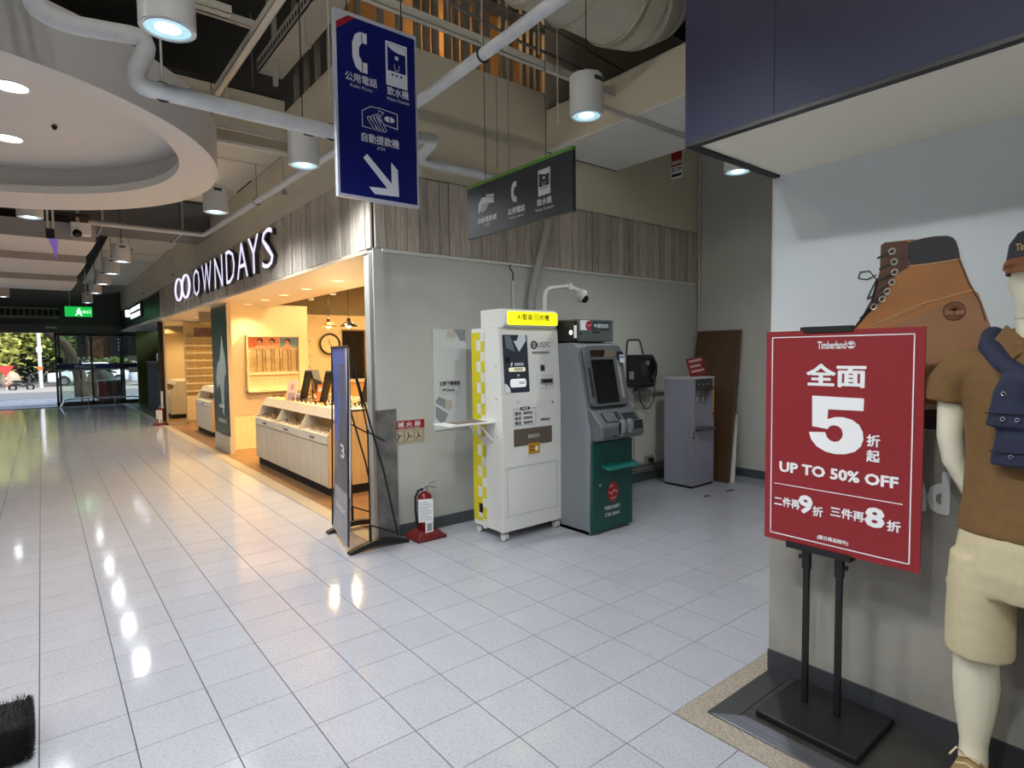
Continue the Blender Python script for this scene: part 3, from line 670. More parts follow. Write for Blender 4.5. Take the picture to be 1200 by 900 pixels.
# ---- fire extinguisher sign on wall
fs = thing('fire_sign', 'red and beige extinguisher instruction sign on the pale wall', 'sign', (1.3,2.38,.8))
box('plate', M('fire_sign_beige', (196,182,152), .5), fs, 1.148, 1.447, 2.372, 2.38, .797, .993)
O = Vector((1.148,2.3715,.797))
decal(rect(0,.299,.122,.196), 'red_band', M('fire_red', (158,28,32), .45), fs, O, X, Z)
text('滅 火 器', 'sign_lettering', mInkW, fs, O+X*.15+Z*.165-Y*.0013, X, Z, .042, .22, bold=.02); text('FIRE EXTINGUISHER', 'sign_lettering', mInkW, fs, O+X*.15+Z*.132-Y*.0013, X, Z, .01, .2)
for k in range(3):
    a = .012+.095*k; stroke(rect(a,a+.085,.015,.11), .003, 'picture_box', M('sign_brown', (110,92,66), .6), fs, O, X, Z, closed=True)
    stroke([(a+.02,.03),(a+.04,.06),(a+.03,.09)], .008, 'hand_picture', mInkK, fs, O, X, Z); stroke([(a+.035,.06),(a+.065,.07-.015*k)], .008, 'hand_picture', mInkK, fs, O, X, Z)
# ---- fire extinguisher on a red stand
def extinguisher(label, loc):
    x, y, _ = loc; o = thing('fire_extinguisher', label, 'extinguisher', (x,y,0))
    red = M('extinguisher_red', (118,14,18), .3); base = M('stand_red', (104,22,26), .5)
    build(MB().prism([(x-.14,y-.12,0),(x+.14,y-.12,0),(x+.14,y+.12,0),(x-.14,y+.12,0)][::-1], (0,0,.03)).quadbox([(x-.12,y-.10,.03),(x+.12,y-.10,.03),(x+.12,y+.10,.03),(x-.12,y+.10,.03),(x-.085,y-.075,.075),(x+.085,y-.075,.075),(x+.085,y+.075,.075),(x-.085,y+.075,.075)]), 'stand', base, o, bevel=.006)
    build(MB().lathe([(.05,.06),(.062,.075),(.062,.33),(.055,.365),(.035,.385),(.02,.39),(.02,.41)], (x,y,0), 24), 'cylinder', red, o, smooth=True)
    build(MB().lathe([(.022,.40),(.026,.41),(.022,.435),(.012,.44)], (x,y,0), 12), 'valve', mChrome, o, smooth=True)
    build(MB().tube([(x-.02,y,.43),(x+.03,y-.01,.46),(x+.09,y-.02,.47)], .007, 6), 'handle', M('handle_steel', (150,150,150), .4, .6), o)
    build(MB().tube([(x-.01,y,.42),(x+.04,y-.01,.435),(x+.10,y-.02,.415)], .007, 6), 'lever', M('handle_steel'), o)
    build(MB().tube([(x-.02,y,.42),(x-.06,y,.41),(x-.088,y,.36),(x-.09,y,.25),(x-.082,y-.005,.12)], .011, 8), 'hose', mRubber, o, smooth=True)
    mt_ = Matrix.Translation((x,y,0)) @ Matrix.Rotation(-.42,4,'Z')
    build(MB().box(-.062,.062,-.072,-.069,.15,.345).xf(mt_), 'label', mInkW, o)
    for k in range(9): build(MB().box(-.05,.05-(.03 if k % 3 == 2 else 0),-.0735,-.072,.17+.018*k,.174+.018*k).xf(mt_), 'label_line', mPG, o)
    box('inspection_tag', mInkW, o, x-.045, x+.03, y-.082, y-.079, .055, .165)
    box('tag_lines', mPG, o, x-.03, x+.015, y-.0835, y-.082, .075, .14)
    return o
extinguisher('red fire extinguisher on a low red stand between banner stand and kiosk', (1.345,2.215,0))
extinguisher('distant small red fire extinguisher on the floor beside the shop mirror', (.93,13.4,0))

# ---- recycling kiosk
kk = thing('recycling_kiosk', 'white phone-recycling kiosk with a glowing yellow header beside the grey cash machine', 'kiosk', (2.09,1.88,0))
mK = M('kiosk_white', (226,226,220), .4); mKs = M('kiosk_side', (220,220,216), .45); mYel = M('kiosk_yellow', (214,200,24), .45)
xa, xb = 1.76, 2.42
prof = [(xa,2.08,.075),(xa,1.665,.075),(xa,1.66,1.16),(xa,1.70,1.77),(xa,2.08,1.77)]
build(MB().prism(prof, (xb-xa,0,0)), 'body', mK, kk, bevel=.006)
hp = [(1.80,2.0,1.77),(1.80,1.69,1.77),(1.80,1.665,1.80),(1.80,1.665,1.885),(1.80,1.69,1.918),(1.80,1.72,1.925),(1.80,2.0,1.925)]
build(MB().prism(hp, (.60,0,0)), 'header', mK, kk, bevel=.012, seg=3)
O = Vector((1.80,1.664,1.77))
decal(rrect(.03,.585,.022,.132,.02), 'light_panel', M('panel_glow', (246,240,20), .4, emit=1.3), kk, O, X, Z)
text('AI智能回收機', 'header_lettering', M('header_ink', (70,72,8), .5), kk, O+X*.31+Z*.088-Y*.0015, X, Z, .055, .36, bold=.025)
text('iPhone iPad MacBook', 'header_lettering', M('header_ink'), kk, O+X*.31+Z*.04-Y*.0015, X, Z, .016, .24)
# front face plane: upper part leans back
upv = Vector((0, .04, .61)).normalized(); O = Vector((xa, 1.659, 1.16))
def FU(z): return (z-1.16)/upv.z
mScr = M('kiosk_screen', (40,46,58), .2, emit=.25)
decal(rect(.035,.30,FU(1.232),FU(1.71)), 'screen', mScr, kk, O, X, upv)
O2 = O-Y*.0014
decal([(.06,FU(1.70)),(.12,FU(1.70)),(.16,FU(1.57)),(.07,FU(1.60))], 'screen_art', M('scr_grey', (90,98,106), .3, emit=.2), kk, O2, X, upv)
decal([(.15,FU(1.66)),(.205,FU(1.57)),(.285,FU(1.66)),(.285,FU(1.71)),(.21,FU(1.71)),(.185,FU(1.66))], 'screen_art', M('scr_silver', (170,180,184), .3, emit=.35), kk, O2, X, upv)
decal(circ(.08, FU(1.50), .028, 16), 'screen_art', M('scr_black', (14,16,20), .3), kk, O2, X, upv)
text('?', 'screen_lettering', mInkW, kk, O2+X*.12+upv*FU(1.465), X, upv, .03, .022, bold=.02)
dashes(5, .10, .022, 'screen_lettering', mInkW, kk, O2+X*.20+upv*FU(1.465), X, upv)
decal(rrect(.085,.265,FU(1.405),FU(1.44),.016), 'screen_button', M('scr_cream', (226,220,190), .3, emit=.5), kk, O2, X, upv)
dashes(4, .09, .02, 'screen_lettering', mInkK, kk, O2+X*.19+upv*FU(1.4225)-Y*.0014, X, upv)
decal([(.17,FU(1.38)),(.185,FU(1.36)),(.20,FU(1.38))], 'screen_chevron', M('scr_silver'), kk, O2, X, upv)
decal(rrect(.095,.265,FU(1.275),FU(1.345),.02), 'screen_button', M('scr_white', (220,224,226), .3, emit=.5), kk, O2, X, upv)
dashes(3, .06, .02, 'screen_lettering', mGreyPl, kk, O2+X*.22+upv*FU(1.31)-Y*.0014, X, upv)
decal([(.036,FU(1.233)),(.095,FU(1.233)),(.088,FU(1.27)),(.06,FU(1.30)),(.036,FU(1.31))], 'screen_art', M('scr_pale', (196,200,196), .3, emit=.3), kk, O2, X, upv)
build(MB().torus(O+X*.375+upv*FU(1.625), .03, .007, 'y', 20, 5), 'logo_ring', mInkK, kk); stroke([(.355,FU(1.63)),(.395,FU(1.63))], .006, 'logo_bar', mInkK, kk, O, X, upv); stroke([(.355,FU(1.615)),(.395,FU(1.615))], .006, 'logo_bar', mInkK, kk, O, X, upv)
text('US3C', 'logo_lettering', mInkK, kk, O+X*.49+upv*FU(1.628), X, upv, .045, .155)
dashes(8, .20, .018, 'logo_lettering', mInkK, kk, O+X*.45+upv*FU(1.56), X, upv)
decal(rect(.435,.485,FU(1.40),FU(1.455)), 'card_reader', M('reader_grey', (96,98,100), .4), kk, O, X, upv); decal(rect(.447,.475,FU(1.41),FU(1.445)), 'card_slot', mInkK, kk, O2, X, upv)
stroke(rect(.395,.575,FU(1.255),FU(1.365)), .0015, 'slot_plate', mPG, kk, O, X, upv, closed=True)
build(MB().prism([O+X*a+upv*FU(b)-Y*.001 for a, b in ((.43,1.295),(.56,1.295),(.56,1.335),(.43,1.335))], (0,-.012,0)), 'receipt_slot', mGreyPl, kk); decal(rect(.44,.55,FU(1.303),FU(1.328)), 'slot_mouth', mInkK, kk, O-Y*.0135, X, upv)
decal(circ(.49, FU(1.272), .007, 10), 'slot_dot', mInkK, kk, O, X, upv)
O = Vector((xa,1.6585,0)); V_ = Vector((0,-.00001,1))
decal(circ(.165,1.148,.005,8), 'screw', mInkK, kk, O, X, Z); decal(circ(.555,1.13,.009,10), 'lock_hole', mInkK, kk, O, X, Z)
stroke(rect(.12,.36,.955,1.095), .002, 'steps_frame', mPG, kk, O, X, Z, closed=True)
decal(rrect(.19,.295,1.082,1.108,.012), 'steps_title', mInkK, kk, O-Y*.001, X, Z); dashes(4, .07, .013, 'steps_lettering', mInkW, kk, O+X*.2425+Z*1.095-Y*.0024, X, Z)
for k, s in enumerate('123'):
    zz = 1.055-.04*k; decal(circ(.15,zz,.015,14), 'step_dot', mInkK, kk, O, X, Z); text(str(k+1), 'steps_lettering', mInkW, kk, O+X*.15+Z*zz-Y*.0014, X, Z, .014); decal(rrect(.172,.198,zz-.014,zz+.014,.006), 'step_icon', mGreyPl, kk, O, X, Z)
    dashes(4, .10, .02, 'steps_lettering', mInkK, kk, O+X*.275+Z*zz, X, Z)
dashes(5, .11, .018, 'steps_lettering', mInkK, kk, O+X*.47+Z*.985, X, Z)
decal(rect(.118,.545,.782,.925), 'deposit_flap', M('kiosk_brown', (96,86,74), .4), kk, O, X, Z)
text('舊機回收', 'flap_lettering', M('flap_ink', (196,190,180), .5), kk, O+X*.335+Z*.855-Y*.0014, X, Z, .032, .13, bold=.02)
decal(rect(.275,.40,.705,.795), 'orange_sticker', M('sticker_orange', (206,142,24), .5), kk, O-Y*.002, X, Z); decal(circ(.365,.745,.02,12), 'sticker_dot', mInkW, kk, O-Y*.0035, X, Z); stroke([(.29,.765),(.33,.765)], .008, 'sticker_line', mInkK, kk, O-Y*.0035, X, Z); stroke([(.29,.735),(.325,.735)], .008, 'sticker_line', mInkK, kk, O-Y*.0035, X, Z)
stroke(rect(.045,.60,.205,.612), .003, 'service_door', mPG, kk, O, X, Z, closed=True)
# left side: yellow checks (right vector towards the viewer's right is -y)
O = Vector((1.7585,2.08,0))
decal(rect(.004,.19,.12,1.735), 'yellow_strip', mYel, kk, O, -Y, Z)
for k in range(9):
    zz = 1.70-.179*k
    decal(rect(.075,.135,zz-.12,zz-.03), 'white_square', mKs, kk, O-X*.0013, -Y, Z)
    decal(rect(.135,.19,zz-.205,zz-.125), 'white_square', mKs, kk, O-X*.0013, -Y, Z)
decal(rect(.135,.192,1.66,1.737), 'white_square', mKs, kk, O-X*.0026, -Y, Z)
decal(rect(.085,.14,.19,.27), 'power_inlet', mInkK, kk, O-X*.003, -Y, Z)
for zz in (1.18, .87, 1.45): decal(circ(.345,zz,.007,8), 'bolt', mInkK if zz == 1.18 else mPG, kk, O, -Y, Z)
build(MB().quadbox([(1.30,1.74,.985),(1.76,1.74,.985),(1.76,1.98,.985),(1.30,1.98,.985),(1.30,1.74,.998),(1.76,1.74,.998),(1.76,1.98,.998),(1.30,1.98,.998)]), 'side_shelf', mK, kk, bevel=.003)
build(MB().box(1.40,1.70,1.78,1.95,.9985,1.001), 'shelf_mat', M('mat_brown', (120,104,96), .6), kk)
build(MB().tube([(1.76,1.78,.82),(1.62,1.78,.975)], .008, 6).tube([(1.76,1.94,.82),(1.62,1.94,.975)], .008, 6), 'shelf_bracket', mKs, kk)
for cx, cy in ((1.80,1.70),(2.38,1.70),(1.80,2.04),(2.38,2.04)):
    w = build(MB().tube([(cx-.02,cy,.032),(cx+.02,cy,.032)], .032, 14), 'caster', mKs, kk, smooth=True)
    build(MB().torus((cx,cy,.032), .0315, .004, 'x', 18, 5), 'caster_tyre', mRubber, w); box('caster_fork', mSteel, w, cx-.028, cx+.028, cy-.015, cy+.02, .055, .077)

# ---- cash machine
am = thing('cash_machine', 'grey and dark green cash machine with a sloped dark screen', 'cash machine', (2.69,1.65,0))
mA = M('atm_grey', (126,130,136), .4); mAd = M('atm_dark_grey', (92,95,99), .4); mG = M('atm_green', (10,72,66), .3)
xa, xb = 2.42, 2.93
prof = [(xa,2.05,0),(xa,1.325,0),(xa,1.31,.80),(xa,1.31,.88),(xa,1.46,1.60),(xa,1.50,1.64),(xa,2.05,1.64)]
build(MB().prism(prof, (xb-xa,0,0)), 'cabinet', mA, am, bevel=.006)
box('green_door', mG, am, xa+.008, xb+.01, 1.29, 1.33, .03, .79, bevel=.004)
box('door_side', mG, am, xb+.001, xb+.012, 1.33, 1.72, .03, .79)
box('plinth', mAd, am, xa, xb, 1.32, 2.0, 0, .03)
# console
build(MB().prism([(xa+.02,1.33,.80),(xa+.02,1.20,.82),(xa+.02,1.185,.86),(xa+.02,1.19,.93),(xa+.02,1.30,1.045),(xa+.02,1.37,1.11),(xa+.02,1.40,1.11),(xa+.02,1.40,.80)], (xb+.05-xa-.02,0,0)), 'console', mAd, am, bevel=.012, seg=3)
# fascia frame around the screen
s0 = Vector((0,1.34,1.10)); s1 = Vector((0,1.445,1.60)); upv = (s1-s0).normalized(); nn = X.cross(upv)
O = Vector((xa,1.335,1.09)); 
build(MB().prism([O+X*a+upv*b for a, b in rrect(.03,.51,0,.535,.05)], nn*.03), 'fascia', mAd, am, bevel=.008)
O = O+nn*.0305
decal(rect(.10,.37,.03,.40), 'screen', M('atm_screen', (14,15,18), .12), am, O, X, upv)
stroke(rect(.095,.375,.025,.405), .008, 'screen_bezel', M('bezel_black', (30,31,33), .3), am, O, X, upv, closed=True)
decal(rect(.10,.40,.43,.49), 'top_screen', M('atm_top_glass', (44,30,28), .15), am, O, X, upv); decal([(.26,.43),(.40,.43),(.40,.49),(.29,.49)], 'top_sticker', M('atm_sticker', (110,104,84), .5), am, O+nn*.0013, X, upv)
decal(rect(.045,.075,.08,.34), 'side_slot', mInkK, am, O, X, upv)
decal(rect(.42,.455,.06,.40), 'side_light', M('side_light_grey', (150,150,140), .4), am, O, X, upv)
build(MB().prism([O+X*a+upv*b+nn*.001 for a, b in rect(.44,.50,.40,.47)], nn*.02), 'privacy_mirror', mBlackM, am)
decal(rect(.44,.50,.37,.44), 'notice_sticker', M('notice_pale', (206,212,226), .5), am, O+nn*.022, X, upv); stroke([(.45,.42),(.49,.42)], .012, 'notice_print', M('notice_blue', (60,64,140), .5), am, O+nn*.024, X, upv)
# keypad area on the console slope
k0 = Vector((xa,1.19,.93)); k1 = Vector((xa,1.30,1.045)); kv = (k1-k0).normalized(); kn = X.cross(kv)
decal(rect(.10,.31,.045,.15), 'keypad_plate', M('keypad_steel', (70,73,78), .3, .6), am, k0+kn*.002, X, kv)
for a in range(4):
    for b in range(4): build(MB().prism([k0+kn*.003+X*(.125+.034*a+q[0])+kv*(.055+.023*b+q[1]) for q in rect(0,.026,0,.016)], kn*.005), 'key', mGreyPl, am)
decal(rect(.35,.52,.05,.13), 'tray_plate', M('keypad_steel'), am, k0+kn*.002, X, kv)
O = Vector((xa,1.187,0))
for a in (.25, .34): build(MB().lathe([(.03,.865),(.036,.90),(.036,.95),(.02,.985)], (xa+a+.03,1.20,0), 12), 'card_mouth', M('clear_plastic', (120,124,130), .15), am, smooth=True)
decal(rect(.22,.30,.87,.96), 'reader_panel', mInkK, am, O, X, Z); decal(rect(.42,.53,.89,.965), 'cash_mouth', mInkK, am, O, X, Z); decal(rect(.15,.19,.845,.87), 'console_slot', mInkK, am, O, X, Z)
decal(circ(.26,.85,.008,8), 'console_led', M('notice_pale'), am, O, X, Z)
# door details
build(MB().quadbox([(2.53,1.20,.555),(2.95,1.20,.555),(2.95,1.29,.575),(2.53,1.29,.575),(2.53,1.20,.565),(2.95,1.20,.565),(2.95,1.29,.60),(2.53,1.29,.60)]), 'door_ledge', M('ledge_green', (24,104,94), .35), am, bevel=.004)
O = Vector((xa,1.289,0))
decal(circ(.26,.345,.072,28,.09), 'bank_emblem', M('emblem_red', (150,30,40), .4), am, O, X, Z); stroke([(.21,.35),(.24,.33),(.27,.36),(.31,.34)], .010, 'emblem_script', M('emblem_pink', (226,170,170), .4), am, O-Y*.0014, X, Z); stroke([(.225,.395),(.25,.405)], .012, 'emblem_script', M('emblem_pink'), am, O-Y*.0014, X, Z); stroke([(.24,.29),(.29,.295)], .008, 'emblem_script', M('emblem_pink'), am, O-Y*.0014, X, Z)
text('中國信託銀行', 'bank_lettering', mInkW, am, O+X*.25+Z*.215, X, Z, .034, .20, bold=.01); text('CTBC BANK', 'bank_lettering', mInkW, am, O+X*.25+Z*.155, X, Z, .028, .19, bold=.01)
decal(rect(.085,.11,.415,.435), 'door_lock', mSteel, am, O, X, Z)
# topper
tp = box('sign_box', M('topper_grey', (88,93,94), .4), am, 2.46, 2.905, 1.48, 1.80, 1.65, 1.845, bevel=.006)
box('neck', mAd, am, 2.50, 2.86, 1.56, 1.78, 1.60, 1.66)
O = Vector((2.46,1.479,1.65)); decal(rect(.02,.135,.10,.185), 'bank_card', mInkW, tp, O, X, Z); decal(circ(.125,.14,.04,20), 'bank_dot', M('emblem_red'), tp, O-Y*.0013, X, Z); stroke([(.10,.15),(.125,.13),(.15,.15)], .008, 'bank_dot_mark', M('emblem_pink'), tp, O-Y*.0026, X, Z)
decal(rect(.175,.40,.10,.18), 'name_band', M('atm_green_dark', (34,60,58), .4), tp, O, X, Z); text('中國信託', 'bank_lettering', mInkW, tp, O+X*.285+Z*.14-Y*.0013, X, Z, .038, .19, bold=.01)
decal(rect(.17,.27,.075,.09), 'slot', mInkK, tp, O, X, Z); decal(circ(.025,.07,.012,10), 'lens_hole', mInkK, tp, O, X, Z)
box('side_housing', mBlackM, tp, 2.43, 2.46, 1.5, 1.75, 1.66, 1.83); build(MB().ell((2.428,1.54,1.73), .008,.02,.02, 10, 6), 'lamp_bead', M('bead_white', (240,240,250), .3, emit=2), tp); box('camera_arm', mInkW, tp, 2.425, 2.43, 1.47, 1.50, 1.68, 1.79)

# ---- CCTV camera on a bent pole, standing behind the kiosk on the wall
cc = thing('security_camera', 'white dome security camera on a bent white pole above the cash machine', 'camera', (2.55,2.33,1.6))
build(MB().tube([(2.52,2.37,1.72),(2.52,2.0,1.74),(2.50,1.95,1.80),(2.50,1.95,2.08),(2.52,1.95,2.13),(2.57,1.95,2.155),(2.80,1.95,2.19)], .02, 10), 'pole', mWhite, cc, smooth=True)
box('joint', mWhite, cc, 2.79, 2.84, 1.92, 1.98, 2.15, 2.215, bevel=.008)
build(MB().tube([(2.83,1.95,2.18),(2.93,1.93,2.15)], .022, 10), 'arm', mWhite, cc, smooth=True)
build(MB().lathe([(.02,2.165),(.055,2.155),(.06,2.11),(.058,2.10)], (2.955,1.93,0), 20), 'hood', mWhite, cc, smooth=True)
build(MB().ell((2.955,1.93,2.095), .055,.055,.055, 20, 10), 'dome', M('dome_white', (214,214,214), .3), cc, smooth=True)
build(MB().ell((2.972,1.905,2.075), .042,.042,.042, 16, 8), 'lens', M('lens_black', (8,8,9), .08), cc, smooth=True)
# ---- fat grey hose along the wall
o = build(MB().tube([(2.90,2.33,3.05),(2.89,2.32,2.85),(2.83,2.31,2.68),(2.77,2.31,2.5),(2.71,2.32,2.3),(2.67,2.33,2.1),(2.66,2.33,1.8),(2.66,2.33,.2)], .042, 14), 'drain_pipe', M('drain_grey', (172,170,164), .5, noise=6, amount=.12), None, smooth=True)
tag(o, 'fat grey drain pipe curving down the wall behind the kiosk', 'pipe')
o = thing('wall_cable', 'thin white conduit with a hooked black cable above the kiosk header', 'cable', (2.46,2.37,2.0))
build(MB().tube([(2.46,2.366,1.2),(2.46,2.366,2.26)], .01, 8), 'conduit', mWhite, o, smooth=True); build(MB().tube([(2.46,2.366,2.26),(2.45,2.35,2.33),(2.41,2.35,2.38),(2.43,2.36,2.41)], .006, 6), 'black_lead', mBlackM, o, smooth=True)
# ---- pay phone
ph = thing('pay_phone', 'black wall pay phone with a handset and a clear hood', 'telephone', (4.27,2.3,1.14))
mPh = M('phone_black', (26,27,30), .35)
build(MB().prism([(4.14,2.38,1.14),(4.14,2.22,1.14),(4.14,2.20,1.17),(4.14,2.22,1.49),(4.14,2.25,1.52),(4.14,2.38,1.52)], (.33,0,0)), 'body', mPh, ph, bevel=.01)
build(MB().tube([(4.40,2.19,1.24),(4.42,2.17,1.30),(4.42,2.17,1.40),(4.39,2.19,1.46)], [.03,.02,.02,.03], 10), 'handset', M('handset_black', (16,16,18), .3), ph, smooth=True)
build(MB().prism([(4.20,2.209,1.28),(4.32,2.209,1.28),(4.32,2.213,1.44),(4.20,2.213,1.44)], (0,-.006,0)), 'front_plate', M('phone_plate', (52,54,58), .3), ph); box('card_strip', mGreyPl, ph, 4.29, 4.34, 2.195, 2.21, 1.40, 1.45); box('coin_box', M('phone_plate'), ph, 4.41, 4.46, 2.19, 2.21, 1.16, 1.22)
box('price_label', mPG, ph, 4.43, 4.46, 2.186, 2.19, 1.165, 1.195); box('side_hook', mSteel, ph, 4.12, 4.14, 2.26, 2.31, 1.24, 1.33)
pts = [(4.16,2.22,1.25),(4.17,2.21,1.10),(4.20,2.21,.98),(4.26,2.2,.90),(4.33,2.19,.90),(4.39,2.18,.98),(4.41,2.18,1.10),(4.41,2.18,1.24)]
build(MB().tube(pts, .008, 8), 'cord', M('cord_steel', (70,72,74), .4, .5), ph, smooth=True)
build(MB().tube([(4.14,2.37,1.52),(4.15,2.36,1.68),(4.17,2.36,1.695),(4.34,2.36,1.695),(4.37,2.36,1.68),(4.41,2.34,1.52)], .008, 6), 'hood_wire', mBlackM, ph); build(MB().prism([(4.15,2.372,1.52),(4.42,2.372,1.52),(4.36,2.372,1.69),(4.16,2.372,1.69)], (0,-.003,0)), 'hood_plate', M('hood_grey', (222,222,218), .3), ph)
o = thing('switch_plate', 'small white switch plate left of the pay phone', 'switch', (4.03,2.375,1.42)); box('plate', mWhite, o, 3.98, 4.09, 2.368, 2.38, 1.40, 1.51, bevel=.003); box('rocker', mPG, o, 4.015, 4.05, 2.364, 2.37, 1.43, 1.48)
# ---- panel, socket, wall pipes
o = thing('wall_access_panel', 'pale square access panel on the wall under the pay phone', 'panel', (4.47,2.375,.2)); box('panel', M('panel_cream', (206,202,192), .5), o, 4.28, 4.66, 2.366, 2.38, .22, .76, bevel=.002); box('frame_line', mPG, o, 4.275, 4.28, 2.364, 2.38, .22, .76)
so_ = thing('socket_box', 'steel wall socket with a black plug and cord by the dispenser', 'socket', (4.53,2.36,.2)); box('box', mSteel, so_, 4.45, 4.60, 2.34, 2.37, .21, .30, bevel=.003); box('plug', mBlackM, so_, 4.50, 4.565, 2.30, 2.345, .235, .275, bevel=.005)
build(MB().tube([(4.53,2.30,.25),(4.52,2.26,.16),(4.56,2.2,.08),(4.60,2.14,.03),(4.62,2.12,.012),(4.72,2.2,.012)], .008, 6), 'cord', mBlackM, so_, smooth=True)
for z, lab in ((.205,'upper grey water pipe along the wall above the baseboard'),(.155,'lower grey water pipe along the wall above the baseboard')):
    tag(build(MB().tube([(3.3,2.345,z),(4.95,2.345,z)], .016, 8), 'water_pipe', M('pipe_grey_dull', (120,116,110), .5), None, smooth=True), lab, 'pipe')
# ---- water dispenser
wd = thing('water_dispenser', 'tall grey steel water dispenser standing in the alcove corner', 'water dispenser', (4.74,1.93,0))
mS1 = M('dispenser_steel', (152,152,164), .42, .25, noise=1.5, amount=.04); xa, xb, ya, yb = 4.515, 4.955, 1.745, 2.12
box('plinth', mBlackM, wd, xa+.01, xb-.01, ya+.01, yb, 0, .025)
b_ = MB(); b_.box(xa, xa+.07, ya, yb, .025, 1.235); b_.box(xb-.03, xb, ya, yb, .025, 1.235); b_.box(xa+.07, xb-.03, ya+.12, yb, .025, 1.235); b_.box(xa+.07, xb-.03, ya, ya+.12, .025, .64)
build(b_, 'cabinet', mS1, wd, bevel=.004)
box('top', M('dispenser_top', (176,176,182), .4), wd, xa-.004, xb+.004, ya-.004, yb, 1.235, 1.26, bevel=.004)
box('control_panel', M('control_black', (30,31,35), .3), wd, xa+.07, xb-.03, ya+.004, ya+.12, 1.105, 1.235)
for k in range(3): decal(circ(xa+.14+.09*k, 1.175, .012, 10), 'button', mPG, wd, (0,ya+.003,0), X, Z)
box('niche_back', M('niche_steel', (168,170,176), .35, .3), wd, xa+.07, xb-.03, ya+.10, ya+.12, .64, 1.105)
for k in (0,1): build(MB().tube([(xa+.17+.13*k,ya+.10,1.03),(xa+.17+.13*k,ya+.05,1.03),(xa+.17+.13*k,ya+.05,.97)], .011, 8), 'tap', mChrome, wd, smooth=True)
build(MB().prism([(xa+.07,ya+.10,.655),(xa+.07,ya-.05,.655),(xa+.13,ya-.07,.655),(xb-.09,ya-.07,.655),(xb-.03,ya-.05,.655),(xb-.03,ya+.10,.655)], (0,0,.02)), 'drip_tray', M('tray_dark', (70,72,76), .35), wd)
decal(rect(.025,.05,.61,.64), 'lock', mInkK, wd, (xa,ya-.001,0), X, Z); decal(rect(.025,.05,.565,.595), 'lock', mInkK, wd, (xa,ya-.001,0), X, Z)
decal(rect(.40,.435,.78,1.15), 'warning_strip', M('strip_orange', (150,72,30), .5), wd, (xa,ya-.001,0), X, Z); dashes(6, .26, .018, 'strip_lettering', M('strip_yellow', (226,196,80), .5), wd, (xa+.418,ya-.003,.97), -Z, X)
o = thing('notice_stand', 'small red notice board propped on top of the water dispenser', 'notice', (4.76,1.88,1.26))
mt = Matrix.Translation((4.82,1.86,1.265)) @ Matrix.Rotation(-.10,4,'Y') @ Matrix.Rotation(-.25,4,'X')
build(MB().box(-.16,.17,-.004,.004,0,.22).xf(mt), 'board', M('notice_red', (128,34,36), .5), o)
for k in range(3): build(MB().box(-.12,.13-.05*(k % 2),-.006,-.004,.05+.06*k,.075+.06*k).xf(mt), 'lettering_line', M('notice_ink', (206,170,160), .5), o)
# ---- brown board leaning on the right wall
lb = thing('leaning_board', 'big brown board leaning against the right wall behind the dispenser', 'board', (5.1,1.95,0))
A, B, C_, D = Vector((5.06,1.63,0)), Vector((5.10,2.30,0)), Vector((5.50,2.33,1.80)), Vector((5.50,1.74,1.80))
build(MB().prism([A,B,C_,D], (.045,0,.01)), 'board', M('brown_laminate', (84,60,38), .45, noise=3, stretch=(1,4,1), amount=.12), lb, bevel=.003)
tag(build(MB().prism([(5.15,1.60,0),(5.17,1.60,0),(5.40,1.70,.78),(5.38,1.70,.78)], (0,.05,0)), 'white_batten', mWhite, None), 'narrow white batten leaning behind the brown board edge', 'batten')
# ---- red fire notice hanging in the upper alcove
fn = thing('hanging_notice', 'small red and white hanging notice beneath the white ceiling box', 'notice', (4.4,1.87,3.45))
box('plate', mInkW, fn, 4.40, 4.41, 1.80, 1.95, 3.46, 3.75); O = Vector((4.3995,1.95,3.46))
decal(rect(.005,.145,.13,.285), 'red_part', M('fire_red'), fn, O, -Y, Z); text('0800', 'notice_lettering', mInkW, fn, O-Y*.075+Z*.17-X*.0013, -Y, Z, .04, .12, bold=.02); text('SECOM', 'notice_lettering', mInkK, fn, O-Y*.075+Z*.095, -Y, Z, .045, .13, bold=.03); decal(rect(.01,.14,.02,.05), 'black_bar', mInkK, fn, O, -Y, Z)
for yy in (1.82,1.93): build(MB().cyl((4.405,yy,3.75),(4.405,yy,4.25), .003, 6), 'wire', mBlackM, fn)
# floor debris
for (x, y, s, lab) in ((4.35,1.45,.05,'small dark scrap on the floor in front of the dispenser'),(4.75,1.42,.09,'larger dark scrap on the floor near the red sale sign edge')):
    tag(build(MB().prism([(x-s,y-.01,.001),(x+s*.8,y-.03,.001),(x+s,y+.01,.001),(x,y+.03,.001)], (0,0,.003)), 'floor_scrap', M('scrap_brown', (66,56,54), .7), None), lab, 'scrap')
ORD = ('first','second','third','fourth','fifth','sixth','seventh','eighth','ninth')
# ================================================================== EYEWEAR SHOP
mLetW = M('letter_glow', (232,226,255), .4, emit=1.1); mLetS = M('letter_side', (70,72,78), .4, .5)
def raised(s, name, label, yc, zc, h, w, par=None, x=.93, d=.07):
    o = thing(name, label, 'sign letter', (1.0,yc,zc-h/2))
    a = text(s, 'letter_face', mLetW, o, (x,yc,zc), -Y, Z, h, w, bold=-.012, ext=.004)
    text(s, 'letter_return', mLetS, o, (x+.002+d,yc,zc), -Y, Z, h*1.02, w*1.04, bold=.0, ext=d)
    return o
ys_ = [9.0, 8.05, 7.25, 6.62, 6.02, 5.48, 4.98]; 
for k, ch in enumerate('OWNDAYS'):
    y0 = (8.86, 8.08, 7.30, 6.62, 6.02, 5.49, 4.93)[k]; w = (.50,.66,.48,.46,.52,.46,.42)[k]
    raised(ch, 'raised_letter', 'white lit raised letter %s of the shop name' % (('O','W','N','D','A','Y','S')[k]) + ' on grey plank fascia', y0, 2.79, .45, w)
